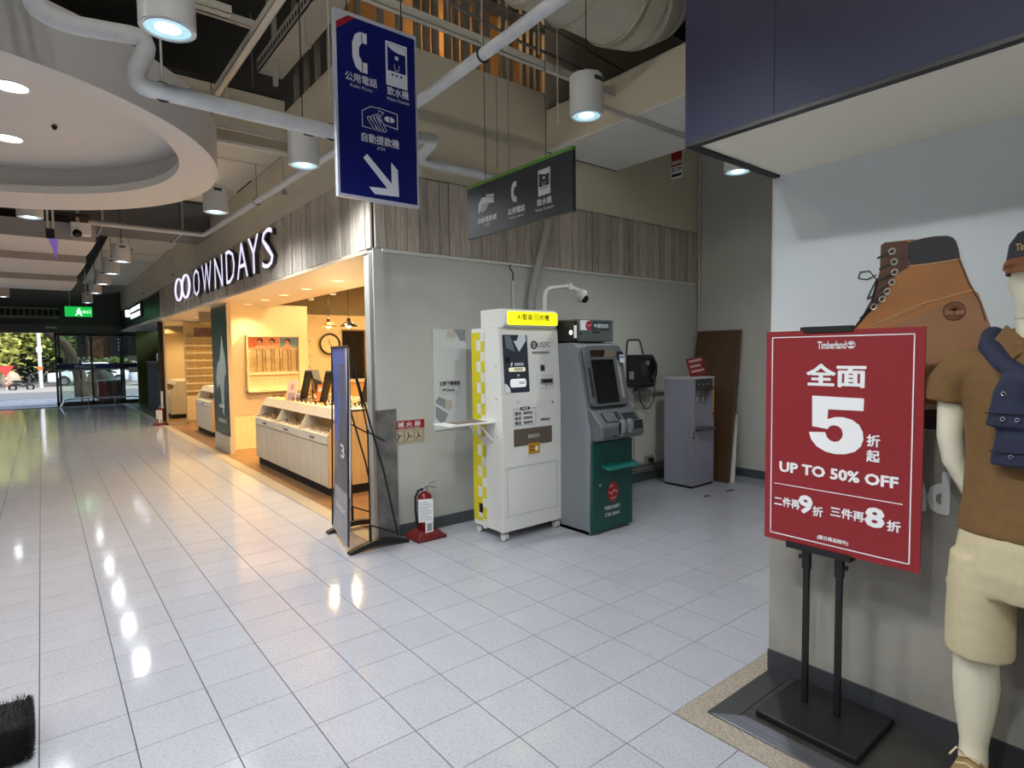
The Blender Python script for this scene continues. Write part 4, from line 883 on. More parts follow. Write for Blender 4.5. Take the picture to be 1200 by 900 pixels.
em = thing('glasses_emblem', 'white lit emblem of two joined lens rings left of the shop name', 'emblem', (.95,10.1,2.6))
for yc in (10.48, 9.80):
    pts = [(.93, yc-.33*math.cos(2*pi*k/24)*(1 if True else 1), 2.82+.20*math.sin(2*pi*k/24)) for k in range(25)]
    build(MB().tube(pts, .018, 6), 'lens_ring', mLetW, em, smooth=True); build(MB().tube([(p[0]+.05,p[1],p[2]) for p in pts], .02, 6), 'ring_return', mLetS, em, smooth=True)
# ceiling downlights of the shop (warm)
mWGlow = M('warm_glow', (255,232,190), .3, emit=1.6)
sl_names = ('nearest', 'second', 'third', 'fourth', 'fifth')
for k, y in enumerate((4.36,5.37,6.27,7.16,8.04)):
    downlight('%s small warm downlight in the shop entrance soffit' % sl_names[k], (1.52,y,2.399), .06, LAMP['shop']*.8, WARM, 'shop entrance downlights', mWGlow, spot=130)
downlight('added warm downlight over the far frame shelves of the shop', (1.52,12.0,2.399), .06, LAMP['shop'], WARM, None, mWGlow, spot=140)  # downlight added to brighten the dim shelf end
for k in range(3): downlight('%s added warm downlight in the low ceiling before the far shelves' % ORD[k], (2.1+.0*k,9.6+1.7*k,2.399), .06, LAMP['shop']*1.3, WARM, 'added low ceiling downlights before the far shelves', mWGlow, spot=150)  # added likewise, more light towards the far shelves
downlight('added warm downlight in the soffit behind the green banner post', (1.52,10.4,2.399), .06, LAMP['shop'], WARM, None, mWGlow, spot=140)  # added likewise, for the dim far part of the shop
# track with spot heads
tr = thing('light_track', 'cream ceiling light track with adjustable spot heads inside the shop', 'track light', (2.3,6,2.55))
mTr = M('track_cream', (226,214,188), .45)
box('rail', mTr, tr, 2.1, 2.14, 3.0, 9.6, 2.62, 2.66); box('rail', mTr, tr, 2.1, 5.0, 6.4, 6.44, 2.68, 2.72)
for k in range(2): build(MB().cyl((2.12,4+4*k,2.66),(2.12,4+4*k,3.4), .006, 6), 'rod', mTr, tr)
for k, (x, y, dx) in enumerate(((2.12,6.0,0),(2.12,4.9,.06),(2.12,3.9,.07),(3.2,6.42,.03),(2.12,7.0,.05))):
    h = build(MB().tube([(x,y,2.58),(x+dx,y,2.42)], [.035,.045], 12), 'spot_head', mTr, tr, smooth=True); build(MB().cyl((x,y,2.58),(x,y,2.63), .012, 8), 'head_stem', mTr, h)
    build(MB().tube([(x+dx,y,2.421),(x+dx*1.02,y,2.416)], .038, 12), 'head_glow', mWGlow, h)
    light('track_light', 'SPOT', (x+dx,y,2.40), LAMP['shop']*1.6, WARM, tr, size=.03, spot=130, blend=.8)
for k, (x, y) in enumerate(((3.6,4.5),(3.8,7.6),(2.8,7.4),(4.4,8.6))):  # downlights added to light the shop depth, none known there
    downlight('%s added warm fill downlight deep inside the shop' % ORD[k], (x,y,3.399), .08, LAMP['shop']*2.4, WARM, 'added deep shop fill downlights', mWGlow, spot=150)
# pendants
mBrass = M('brass_shade', (150,110,60), .25, .7); 
def pendant(label, x, y, zb, shade, cord_top=3.4, r=.115):
    o = thing('pendant_lamp', label, 'pendant lamp', (x,y,zb))
    build(MB().lathe([(r,zb),(r*.98,zb+.01),(r*.5,zb+.06),(r*.22,zb+.075),(r*.2,zb+.12),(.01,zb+.13)], (x,y,0), 24), 'shade', shade, o, smooth=True)
    build(MB().cyl((x,y,zb+.12),(x,y,cord_top), .004, 6), 'cord', mBlackM, o)
    build(MB().ell((x,y,zb+.012), .035,.035,.03, 12, 6), 'bulb', M('bulb_warm', (255,220,160), .3, emit=6), o, smooth=True)
    light('pendant_light', 'POINT', (x,y,zb-.03), LAMP['shop']*.35, WARM, o, size=.04)
pendant('brass pendant lamp shade, left of the pair over the shop counter', 2.04,6.0,1.955,mBrass)
pendant('black pendant lamp shade, right of the pair over the shop counter', 2.34,6.0,1.965,M('shade_black', (26,22,20), .3,.4), r=.125)
pendant('cream pendant lamp shade partly behind the shop end post', 2.72,6.0,2.01,M('shade_cream', (226,206,160), .4), r=.11)
# glasses
def glasses_mesh():
    mb = MB()
    for s in (-1,1):
        mb.torus((s*.034,0,.0), .026, .0035, 'y', 12, 4)
        mb.tube([(s*.062,0,.006),(s*.064,.06,.008),(s*.062,.12,-.012)], .0028, 4)
    mb.tube([(-.010,0,.004),(0,-.004,.008),(.010,0,.004)], .003, 4)
    return mb
gm = [build(glasses_mesh(), 'eyeglasses', M(nm, c, .3), None) for nm, c in (('frame_black',(24,22,22)),('frame_tortoise',(92,56,30)),('frame_gold',(176,140,80)))]
gdat = [o.data for o in gm]
for o in gm: bpy.data.objects.remove(o)
def glasses(loc, rz, label, group, tilt=0):
    gi = 2 if 'tiny' in label else R.randrange(3); label = label.replace('small pair of', ('black-rimmed','brown tortoise','gold wire')[gi])
    o = bpy.data.objects.new('eyeglasses', gdat[gi]); COL.objects.link(o); o.location = loc; o.rotation_euler = (tilt,0,rz); tag(o, label, 'eyeglasses', group); return o
# ---- long front counter
def counter(label, x0, y0, nmod, wmod, depth, cx=1.25):
    y1 = y0+nmod*wmod; ct = thing('display_counter', label, 'counter', (x0+depth/2,(y0+y1)/2,0))
    mF = M('counter_front', (206,196,176), .5, noise=5, stretch=(6,6,.7), amount=.10); mO = M('counter_oak', (226,186,124), .45, noise=4, stretch=(6,6,.8), amount=.10); mTop = M('counter_top', (232,222,198), .35)
    box('plinth', mBlackM, ct, x0+.03, x0+depth-.03, y0+.02, y1-.02, 0, .10)
    box('carcass', mO, ct, x0+.02, x0+depth, y0+.018, y1-.018, .10, .66)
    for ya, yb in ((y0,y0+.02),(y1-.02,y1)): build(MB().prism([(x0,ya,.10),(x0,ya,.675),(x0+.16,ya,.945),(x0+depth,ya,.945),(x0+depth,ya,.10)], (0,yb-ya,0)), 'end_panel', mO if ya == y0 else mF, ct, bevel=.002)
    box('counter_surface', mTop, ct, x0+.16, x0+depth, y0, y1, .925, .948)
    box('tray_back', mO, ct, x0+.30, x0+.32, y0+.02, y1-.02, .66, .925)
    for m in range(nmod):
        a = y0+m*wmod
        for q in range(2):
            d = box('door', mF, ct, x0, x0+.02, a+q*wmod/2+.005, a+(q+1)*wmod/2-.004, .105, .565, bevel=.002)
        dr = box('drawer_front', M('counter_drawer', (222,214,196), .45), ct, x0, x0+.02, a+.005, a+wmod-.005, .578, .675, bevel=.002)
        build(MB().tube([(x0-.012,a+wmod/2-.06,.625),(x0-.016,a+wmod/2,.62),(x0-.012,a+wmod/2+.06,.625)], .009, 6), 'handle', mBlack, dr)
        box('tray', M('tray_white_lam', (216,206,184), .4), ct, x0+.02, x0+.30, a+.01, a+wmod-.01, .66, .678)
        if m: build(MB().prism([(x0,a-.011,.675),(x0+.16,a-.011,.945),(x0+.30,a-.011,.945),(x0+.30,a-.011,.675)], (0,.022,0)), 'divider', mF, ct)
        build(MB().prism([(x0+.10,a+.01,.845),(x0+.16,a+.01,.948),(x0+.175,a+.01,.948),(x0+.115,a+.01,.845)], (0,wmod-.02,0)), 'slanted_valance', mF, ct)
    return ct
counter('long oak-sided display counter with three open trays at the shop front', 1.25, 4.11, 3, .92, 1.15)
counter('short two-door display counter beside the green banner post', 1.36, 10.25, 1, 1.45, .6)
for m in range(3):
    for q in range(5):
        glasses((1.35+.05*(q % 2),4.25+.92*m+.15*q,.708), pi/2+R.uniform(-.2,.2), 'small pair of glasses lying in the %s open tray of the long counter' % ('near','middle','far')[m], 'glasses in the counter trays')
for a in range(6):
    for q in range(16):
        if R.random() < .9: glasses((1.47+.115*a,4.22+.165*q,.979), -pi/2+R.uniform(-.3,.3), 'small pair of glasses on the long counter top, %s row from the mall side' % ('first','second','third','fourth','fifth','last')[a], 'glasses on the counter top')
# paper mat strips on the counter
tag(box('counter_mat', M('mat_gold', (206,176,110), .5, noise=30, amount=.2), None, 1.45, 1.9, 5.6, 6.7, .9485, .952), 'gold printed mat under rows of glasses at the far counter end', 'mat')
# tent displays
def tent(label, x, y, z=.948, h=.42, w=.17, spread=.14, rz=-.9, cards=True):
    o = thing('tent_display', label, 'display card', (x,y,z)); m = Matrix.Translation((x,y,z)) @ Matrix.Rotation(rz,4,'Z')
    dk = M('tent_black', (13,14,17), .6, spec=.2); gy = M('tent_grey', (84,90,98), .4)
    for s in (-1,1):
        b = build(MB().quadbox([(s*spread-.006,-w/2,0.03),(s*spread+.006,-w/2,.03),(s*spread+.006,w/2,.03),(s*spread-.006,w/2,.03),(s*.035-.006,-w/2,h),(s*.035+.006,-w/2,h),(s*.035+.006,w/2,h),(s*.035-.006,w/2,h)]).xf(m), 'leaf', dk, o, bevel=.002)
        # grey upper field and thin line print on the outer face
        def P(t, v, e): return (s*(spread-(spread-.035)*((t*h-.03)/(h-.03)))+s*(.0075+e), v, t*h)
        build(MB().prism([m @ Vector(P(t,v,0)) for t, v in ((.74,-w/2),(.62,w/2),(.98,w/2),(.98,-w/2))], m.to_3x3() @ Vector((s*.0015,0,0))), 'grey_field', gy, b)
        build(MB().prism([m @ Vector(P(t,v,.001)) for t, v in ((.30,-w/2+.02),(.28,w/2-.03),(.295,w/2-.03),(.315,-w/2+.02))], m.to_3x3() @ Vector((s*.0015,0,0))), 'print_line', mInkW, b)
    build(MB().quadbox([(-.035,-w/2,h-.02),(.035,-w/2,h-.02),(.035,w/2,h-.02),(-.035,w/2,h-.02),(-.03,-w/2,h),(.03,-w/2,h),(.03,w/2,h),(-.03,w/2,h)]).xf(m), 'ridge', gy, o)
    build(MB().lathe([(.05,0),(.05,.008),(.008,.012),(.007,h-.03)], (x,y,z), 16), 'post', mBlack, o)
    return o
tent('black and grey A-shaped display card, farthest on the long counter', 1.62,5.55)
tent('black and grey A-shaped display card in the middle of the long counter', 1.66,4.95)
tent('black and grey A-shaped display card beside the shop end post', 1.92,4.35)
def card(name, label, x, y, w, h, mat, rz=-.9, lean=.25, z=.949):
    m = Matrix.Translation((x,y,z)) @ Matrix.Rotation(rz,4,'Z') @ Matrix.Rotation(-lean,4,'X')
    o = thing(name, label, 'card', (x,y,z)); build(MB().box(-w/2,w/2,-.004,.004,.002,h).xf(m), 'card_sheet', mat, o); return o, m
o, m = card('photo_card', 'pale pink portrait card leaning on the far counter end', 1.47,5.95,.15,.28, M('card_pink', (232,196,180), .5)); build(MB().ell((0,-.005,.19), .03,.002,.045, 12, 6).xf(m), 'portrait_face', M('face_tone', (206,150,120), .6), o); build(MB().box(-.055,.055,-.0055,-.004,.01,.11).xf(m), 'portrait_dress', M('dress_grey', (170,150,150), .6), o)
o, m = card('photo_card', 'orange promotional card between two tent displays on the counter', 1.60,5.22,.13,.24, M('card_orange', (222,122,62), .5)); build(MB().box(-.05,.05,-.0055,-.004,.15,.20).xf(m), 'card_panel', M('card_pink'), o)
tag(box('green_card', M('card_green', (170,206,120), .5), None, 1.52, 1.60, 4.85, 5.12, .9485, .953), 'flat pale green card lying on the counter below the orange card', 'card')
tag(box('photo_box', M('card_lilac', (190,170,180), .5), None, 1.50, 1.58, 5.72, 5.82, .9485, 1.05, bevel=.004), 'small lilac box on the counter beside the pink portrait card', 'box')
# ---- wall display of frames
dw = thing('frame_display_panel', 'lit wall cabinet with five frame columns under orange and blue pictures', 'wall display', (1.95,8.33,.95))
mLam = M('display_laminate', (232,214,176), .45); xa, xb, za, zb = 1.52, 2.40, .95, 1.90; yF = 8.34
for b in ((xa,xb,yF-.10,yF,za,za+.02),(xa,xb,yF-.10,yF,zb-.02,zb),(xa,xa+.02,yF-.10,yF,za,zb),(xb-.02,xb,yF-.10,yF,za,zb)): box('case_side', mLam, dw, *b)
box('case_back', mLam, dw, xa, xb, yF-.015, yF, za, zb)
box('picture_strip', M('picture_orange', (214,110,70), .5), dw, xa+.02, 1.98, yF-.03, yF-.015, 1.70, 1.88); box('picture_strip', M('picture_peach', (224,150,110), .5), dw, 1.80, 2.08, yF-.031, yF-.016, 1.70, 1.88); box('picture_strip', M('picture_blue', (110,140,160), .5), dw, 2.08, 2.38, yF-.032, yF-.017, 1.70, 1.88)
for xx in (1.74, 1.94, 2.20):
    build(MB().ell((xx,yF-.034,1.78), .04,.004,.05, 12, 6), 'portrait_head', M('face_tone'), dw); build(MB().ell((xx+.01,yF-.033,1.81), .05,.003,.045, 12, 6), 'portrait_hair', M('hair_dark', (70,40,30), .7), dw); build(MB().ell((xx,yF-.033,1.705), .08,.003,.035, 12, 6), 'portrait_shoulder', M('face_tone'), dw)
box('shelf_rail', mLam, dw, xa+.02, xb-.02, yF-.06, yF-.015, 1.24, 1.27); box('pale_backing', M('pale_ply'), dw, xa+.02, xb-.02, yF-.02, yF-.014, 1.05, 1.24)
for c in range(6):
    xx = 1.60+.142*c
    for s in (-.045,.045): box('column_rail', mBlack if c else mLam, dw, xx+s-.004, xx+s+.004, yF-.03, yF-.015, 1.29, 1.66)
    for q in range(9): glasses((xx,yF-.06,1.32+.04*q), 0, 'tiny gold glasses, %s from the bottom in the %s column of the wall cabinet' % (ORD[q], ORD[c]), 'glasses in the wall cabinet')
for k, c in enumerate(((226,226,206),(222,140,80),(224,180,80),(190,200,206),(214,130,90))): tag(box('leaflet', M('leaflet_%d' % k, c, .5), None, 1.56+.16*k, 1.70+.16*k, yF-.09, yF-.02, .971, .976), '%s leaflet on the bottom ledge of the lit wall cabinet' % ('white','orange','yellow','pale blue','copper')[k], 'leaflet', 'leaflets on the cabinet ledge')
# ---- green banner post
bp = thing('banner_post', 'tall dark green poster post with a pale figure in the shop front', 'poster', (1.2,8.5,0))
box('post', M('post_taupe', (190,176,150), .5), bp, 1.16, 1.222, 7.95, 9.0, 0, 2.395); box('poster_face', M('banner_green', (26,50,44), .35, noise=3, amount=.35), bp, 1.150, 1.161, 7.98, 8.98, .28, 2.36); box('base_board', M('base_cream', (196,186,164), .5), bp, 1.148, 1.162, 7.95, 9.0, 0, .27)
fig = M('banner_figure', (176,186,176), .5)
decal([(.62,.62),(.70,.60),(.74,.95),(.80,1.22),(.92,1.30),(.88,1.55),(.78,1.70),(.70,1.92),(.62,1.70),(.52,1.50),(.36,1.45),(.24,1.20),(.28,1.0),(.44,1.12),(.52,1.0),(.56,.8)], 'figure_print', fig, bp, (1.1495,8.98,0), -Y, Z)
text('OWNDAYS', 'poster_lettering', mInkW, bp, (1.149,8.42,.50), -Y, Z, .06, .55, bold=.01); dashes(6, .36, .05, 'poster_lettering', mInkW, bp, (1.149,8.42,.74), -Y, Z)
# ---- far frame shelves, mirror
sh = thing('frame_shelves', 'cream wall of eight narrow shelves lined with glasses at the shop far end', 'shelves', (1.95,14.2,0))
box('back', M('shelf_back', (236,216,168), .5), sh, 1.55, 2.56, 14.25, 14.3, 0, 2.40); box('picture', M('shelf_picture', (150,120,120), .5, noise=12, amount=.5), sh, 1.85, 2.3, 14.24, 14.25, 2.07, 2.28); box('base_cabinet', M('pale_ply'), sh, 1.55, 2.56, 14.05, 14.25, 0, .60)
for k in range(8):
    z = 2.03-.187*k; s_ = box('shelf', M('shelf_edge', (246,232,196), .4), sh, 1.57, 2.55, 14.06, 14.25, z-.025, z)
    for q in range(4): glasses((1.72+.2*q,14.10,z+.028), R.uniform(-.2,.2), 'tiny gold glasses, %s from the left on the %s far narrow shelf from the top' % (ORD[q], ORD[k]), 'glasses on the far shelves')
mi = thing('mirror_panel', 'tall framed mirror panel at the far left end of the shop', 'mirror', (1.25,13.25,0))
box('mirror_glass', M('mirror', (230,228,215), .04, 1.0), mi, 1.07, 1.44, 13.24, 13.25, .05, 2.38); 
for b in ((1.04,1.07,13.22,13.27,0,2.40),(1.44,1.465,13.22,13.27,0,2.40),(1.04,1.465,13.22,13.27,0,.05)): box('mirror_frame', M('alu_frame', (190,180,160), .35, .6), mi, *b)
# ---- rear room
ck = thing('wall_clock', 'round wall clock with a dark rim on the cream rear wall', 'clock', (3.62,9.99,1.79))
build(MB().tube([(3.62,10,1.79),(3.62,9.965,1.79)], .20, 32), 'clock_face', M('clock_white', (236,222,186), .5), ck); build(MB().torus((3.62,9.965,1.79), .21, .022, 'y', 36, 8), 'clock_rim', M('clock_rim', (50,34,24), .4), ck, smooth=True)
stroke([(0,0),(.06,-.10)], .012, 'clock_hand', mInkK, ck, (3.62,9.963,1.79), X, Z); stroke([(0,0),(-.02,.08)], .014, 'clock_hand', mInkK, ck, (3.62,9.963,1.79), X, Z)
cu_ = thing('doorway_curtain', 'dark pleated curtain filling the rear doorway', 'curtain', (4.13,9.97,0))
n_ = 40; A = [(3.90+.48*k/n_, 9.97+.018*math.sin(k*1.25)) for k in range(n_+1)]
build(MB().prism([(x,y,.05) for x, y in A]+[(x,y+.01,.05) for x, y in A[::-1]], (0,0,2.02)), 'curtain', M('curtain_black', (26,20,18), .8), cu_); box('curtain_frame', M('frame_brown', (120,92,60), .5), cu_, 3.87, 4.41, 9.95, 9.96, 2.07, 2.10); box('curtain_frame', M('frame_brown'), cu_, 4.385, 4.41, 9.94, 9.97, 0, 2.10)
rs_ = thing('rear_shelf_unit', 'narrow tall shelf unit beside the clock wall', 'shelf', (3.05,9.8,0))
box('unit_back', mShopW, rs_, 2.95, 3.17, 9.86, 9.9, .3, 1.95)
for k in range(6): box('shelf', M('shelf_edge'), rs_, 2.95, 3.17, 9.72, 9.86, .6+.25*k, .62+.25*k)
rcn = thing('rear_counter', 'oak service counter below the clock on the rear wall', 'counter', (3.6,9.6,0)); box('counter_body', M('counter_oak'), rcn, 3.22, 5.2, 9.3, 9.9, 0, 1.0); box('counter_top', M('counter_top'), rcn, 3.2, 5.23, 9.26, 9.9, 1.0, 1.04)
rm = thing('rear_mirror', 'narrow cream-framed mirror right of the dark curtain', 'mirror', (4.62,9.95,1.2)); box('mirror_frame', mLam, rm, 4.47, 4.80, 9.95, 9.99, 1.35, 2.08); box('mirror_glass', M('mirror_dim', (120,100,70), .1, .8), rm, 4.50, 4.77, 9.945, 9.95, 1.38, 2.05)
oc = thing('office_chair', 'black rounded chair back behind the counter by the end post', 'chair', (2.95,5.3,0))
build(MB().ell((2.60,5.4,1.22), .16,.10,.22, 20, 10), 'backrest', mBlackM, oc, smooth=True); build(MB().cyl((2.60,5.45,.5),(2.60,5.45,1.1), .03, 10), 'back_post', mBlack, oc); build(MB().lathe([(.22,.46),(.24,.49),(.22,.53)], (2.65,5.5,0), 20), 'seat', mBlackM, oc, smooth=True); build(MB().cyl((2.65,5.5,.06),(2.65,5.5,.47), .03, 10), 'column', mBlack, oc)
for k in range(5): build(MB().tube([(2.65,5.5,.07),(2.65+.26*math.cos(2*pi*k/5),5.5+.26*math.sin(2*pi*k/5),.035)], [.025,.02], 8), 'base_leg', mBlack, oc)
# ---- X banner stand in front of the shop
xs = thing('banner_stand', 'folding black frame stand with a blue-grey banner seen nearly edge on', 'banner stand', (.95,2.55,0))
bl = MB()
rows = []
for k in range(13):
    t = k/12; z = .06+1.56*t; x = .70+.02*math.sin(pi*t)-.04*(1-t); rows.append((x,z))
prof = [(x,2.30,z) for x, z in rows]
SHR = lambda v: Vector((v.x+.20*(v.y-2.22), v.y, v.z))
def sheet(y0, y1, name, mat, e=0., t0=0, t1=12):
    mb = MB()
    for k in range(t0, t1):
        (xa_, za_), (xb_, zb_) = rows[k], rows[k+1]
        mb.quadbox([(xa_-e,y0,za_),(xa_+.004-e,y0,za_),(xa_+.004-e,y1,za_),(xa_-e,y1,za_),(xb_-e,y0,zb_),(xb_+.004-e,y0,zb_),(xb_+.004-e,y1,zb_),(xb_-e,y1,zb_)])
    mb.v = [SHR(v) for v in mb.v]
    return build(mb, name, mat, xs)
sheet(2.20,2.85,'banner', M('banner_grey', (120,120,134), .5, noise=1.5, amount=.2)); sheet(2.34,2.85,'banner_sky', M('banner_blue', (96,112,176), .5, noise=1.5, amount=.25), .001, 6, 12)
sheet(2.20,2.33,'banner_edge_print', M('banner_pale', (206,200,196), .5, noise=4, amount=.2), .001, 3, 12)
for a_, b_, c_, d_ in ((2,4,2.24,2.82),(4,6,2.27,2.72),(6,7,2.31,2.66),(7,8,2.36,2.60),(8,9,2.41,2.55),(9,11,2.39,2.58)): sheet(c_,d_,'banner_portrait', M('banner_dark', (96,94,104), .5, noise=3, amount=.3), .0015, a_, b_)
sheet(2.25,2.80,'banner_foot_print', M('banner_foot', (150,152,160), .5, noise=6, amount=.2), .002, 0, 3)
text('3', 'banner_numeral', mInkW, xs, (.729,2.45,.78), (-.2,-1,0), Z, .11, .14, bold=.02); text('OWNDAYS', 'banner_lettering', mInkW, xs, (.724,2.5,.30), (-.2,-1,0), Z, .05, .42, bold=.02)
for yy in (2.22, 2.86):
    dx = .20*(yy-2.22)
    mb = MB(); N = 12
    up_ = [(.66+dx*.6+.52*k/N, .02+.055*math.sin(pi*k/N)) for k in range(N+1)]; lo = [(.66+dx*.6+.52*k/N, max(0., .035*math.sin(pi*k/N)-.006)) for k in range(N+1)]
    build(mb.prism([(x,yy-.03,z) for x, z in up_]+[(x,yy-.03,z) for x, z in lo[::-1]], (0,.06,0)), 'foot', mBlack, xs, bevel=.003)
    build(MB().tube([(.70+dx,yy,1.61),(.83+dx,yy,1.15),(.98+dx,yy,.60),(1.09+dx,yy,.07)], .008, 6), 'rear_pole', mBlack, xs, smooth=True)
    build(MB().tube([(.70+dx,yy,1.62),(.66+dx,yy,.07)], .007, 6), 'front_pole', mBlack, xs)
    build(MB().cyl((.845+dx,yy,.07),(.845+dx,yy,.20), .012, 8), 'foot_peg', mBlack, xs); build(MB().tube([(.845+dx,yy,.20),(1.09+dx,yy,.085)], .007, 6), 'lower_link', mBlack, xs); build(MB().tube([(.845+dx,yy,.95),(.99+dx,yy,.86)], .007, 6), 'upper_link', mBlack, xs); build(MB().ell((.845+dx,yy,.95), .016,.016,.02, 8, 5), 'hinge', mBlack, xs)
    build(MB().tube([(.70+dx,yy,1.62),(.80+dx,yy,1.2),(.845+dx,yy,.95),(.845+dx,yy,.2)], .006, 6), 'inner_pole', mBlack, xs)
build(MB().tube([(.70,2.20,1.625),(.832,2.88,1.625)], .01, 8), 'top_bar', mBlack, xs)
# ================================================================== SHOE STORE CORNER
# ---- red sale sign on a black stand
ss = thing('sale_sign_stand', 'red sale sign board on a black two-pole floor stand', 'sale sign', (1.38,-1.05,0))
mRed = M('sale_red', (138,31,37), .45)
xS, yL, yR, zB, zT = 1.355, -.778, -1.375, .725, 1.64
box('board', mRed, ss, xS, xS+.008, yR, yL, zB, zT); Wd, Hd = yL-yR, zT-zB
O = Vector((xS-.0004,yL,zT)); RG = -Y
stroke([(.028,-.026),(Wd-.034,-.026),(Wd-.034,-Hd+.028),(.028,-Hd+.028)], .004, 'border_line', mInkW, ss, O, RG, Z, closed=True)
def tt(s, yy, zz, h, w, b=.0): return text(s, 'sale_lettering', mInkW, ss, (xS-.0006,yy,zz), -Y, Z, h, w, bold=b)
tt('Timberland', -1.052, 1.578, .030, .108, .02)
def tree_logo(par, y, z, r, mat, x, bg=None, nm='tree_logo'):
    O_ = Vector((x,y,z))
    stroke(circ(0,0,r,20), r*.12, nm, mat, par, O_, -Y, Z, closed=True)
    decal([(-r*.8,-r*.35),(r*.8,-r*.35),(r*.55,-r*.7),(0,-r*.9),(-r*.55,-r*.7)], nm, mat, par, O_, -Y, Z)
    decal([(-r*.08,-r*.3),(r*.08,-r*.3),(r*.06,r*.2),(-r*.06,r*.2)], nm, mat, par, O_, -Y, Z)
    for q in range(9):
        a = math.radians(10+20*q); stroke([(0,r*.1),(math.cos(a)*r*.75,r*.05+math.sin(a)*r*.75)], r*.13, nm, mat, par, O_, -Y, Z)
tree_logo(ss, -1.125, 1.578, .015, mInkW, xS-.0006)
tt('全面', -1.068, 1.455, .088, .222, .035)
FIVE = [(270,762),(500,764),(498,822),(345,824),(342,872),(375,860),(410,857),(450,866),(480,887),(497,920),(500,955),(490,988),(465,1015),(425,1032),(380,1037),(335,1030),(295,1010),(268,978),(257,942),(332,936),(341,960),(356,974),(376,979),(396,972),(409,954),(412,935),(406,914),(392,902),(374,899),(355,904),(342,920),(272,912)]
decal(nbox([((a-257)/243,(b-762)/275) for a, b in FIVE], -1.072*-1-.778-.1045, 1.252+.117-zT, .209, .234), 'sale_numeral', mInkW, ss, O, RG, Z)
tt('折', -1.212, 1.205, .045, .045, .03); tt('起', -1.212, 1.145, .045, .045, .03)
tt('UP TO 50% OFF', -1.072, 1.053, .042, .452, .04)
stroke([(.045,-.665),(Wd-.062,-.665)], .003, 'divider_line', mInkW, ss, O, RG, Z)
tt('二件再', -.878, .898, .040, .11, .03); tt('9', -.958, .905, .072, .05, .04); tt('折', -1.008, .885, .040, .04, .03)
tt('三件再', -1.122, .898, .040, .125, .03); tt('8', -1.222, .905, .072, .06, .04); tt('折', -1.288, .885, .040, .045, .03)
tt('(部分商品除外)', -1.068, .778, .02, .12, .03)
box('base_plate', mBlack, ss, 1.165, 1.545, -1.245, -.845, .003, .03, bevel=.006)
for yy in (-.952,-1.085):
    p = box('pole', mBlack, ss, 1.375, 1.395, yy-.011, yy+.011, .03, .70); box('pole_sleeve', mBlack, p, 1.372, 1.398, yy-.015, yy+.015, .62, .72)
    s_ = 1 if yy > -1 else -1; build(MB().tube([(1.385,yy+s_*.014,.665),(1.385,yy+s_*.03,.665)], [.005,.011], 8), 'clamp_knob', mBlack, p)
box('holder', mBlack, ss, 1.345, 1.40, -1.14, -.88, .705, .73); box('back_frame', mBlack, ss, 1.364, 1.38, -1.12, -.92, .73, 1.655); box('top_clip', mBlack, ss, 1.348, 1.37, -1.13, -.94, 1.63, 1.655)
# ---- printed boot picture on the white panel (flat print)
bt = thing('boot_poster', 'large brown lace-up boot picture printed on the white store panel', 'poster', (1.567,-1.28,1.24))
XP = 1.5675; mBt = M('boot_tan', (170,112,58), .6, noise=5, amount=.18); mBt2 = M('boot_tan_lower', (158,112,76), .6, noise=7, amount=.10); mBd = M('boot_collar', (36,32,32), .45, noise=6, amount=.3); mBb = M('boot_brown', (84,48,28), .55, noise=20, amount=.25)
def bp_(u, v): return (u, v)
def bprint(P, name, mat, e=0.): 
    # P in metres: (distance right of y=-1.0, height)
    return build(MB().prism([(XP-e,-1.0-a,z) for a, z in P], (-.0012,0,0)), name, mat, bt)
body = [(.150,1.985),(.165,1.995),(.26,1.992),(.33,1.98),(.418,1.898),(.452,1.80),(.487,1.73),(.51,1.655),(.54,1.56),(.60,1.40),(.60,1.33),(-.02,1.33),(-.06,1.42),(-.04,1.52),(.03,1.62),(.085,1.70),(.125,1.78),(.148,1.88)]
bprint(body, 'boot_upper', mBt)
bprint([(.30,1.70),(.475,1.765),(.51,1.655),(.54,1.56),(.60,1.40),(.0,1.36),(.02,1.52),(.10,1.605)], 'boot_lower', mBt2, .0013)
bprint([(.245,1.982),(.27,1.986),(.30,1.991),(.34,1.992),(.375,1.988),(.393,1.979),(.404,1.963),(.413,1.93),(.418,1.898),(.33,1.893),(.262,1.892),(.248,1.91)], 'boot_collar', mBd, .0013)
bprint([(.150,1.985),(.165,1.995),(.243,1.988),(.248,1.905),(.262,1.89),(.225,1.87),(.19,1.84),(.148,1.88)], 'boot_tongue', mBb, .0013)
bprint([(.148,1.88),(.20,1.86),(.165,1.775),(.115,1.715),(.05,1.64),(.03,1.62),(.085,1.70),(.125,1.78)], 'boot_throat', mBb, .0014)
bprint([(-.04,1.30),(.64,1.30),(.63,1.40),(.50,1.355),(.2,1.33),(-.02,1.36)], 'boot_welt', M('boot_welt', (196,176,140), .6), .0016)
bprint([(-.06,1.242),(.66,1.242),(.66,1.38),(.52,1.335),(.2,1.31),(-.05,1.32)], 'boot_sole', M('boot_sole', (52,28,24), .7), .0029)
def bstroke(P, w, nm, mat, e=.003): return stroke([(a, z) for a, z in P], w, nm, mat, bt, Vector((XP-e,-1.0,0)), -Y, Z)
bstroke([(.02,1.60),(.12,1.655),(.22,1.70),(.30,1.735),(.46,1.775)], .003, 'boot_stitch', M('stitch_cream', (206,176,130), .6)); bstroke([(.02,1.59),(.12,1.645),(.22,1.69),(.30,1.724)], .002, 'boot_stitch', M('stitch_cream'))
bstroke([(.414,1.895),(.447,1.80),(.482,1.73),(.50,1.66)], .004, 'boot_seam', mBb); bstroke([(.25,1.888),(.33,1.888),(.415,1.894)], .003, 'boot_stitch', M('stitch_cream'))
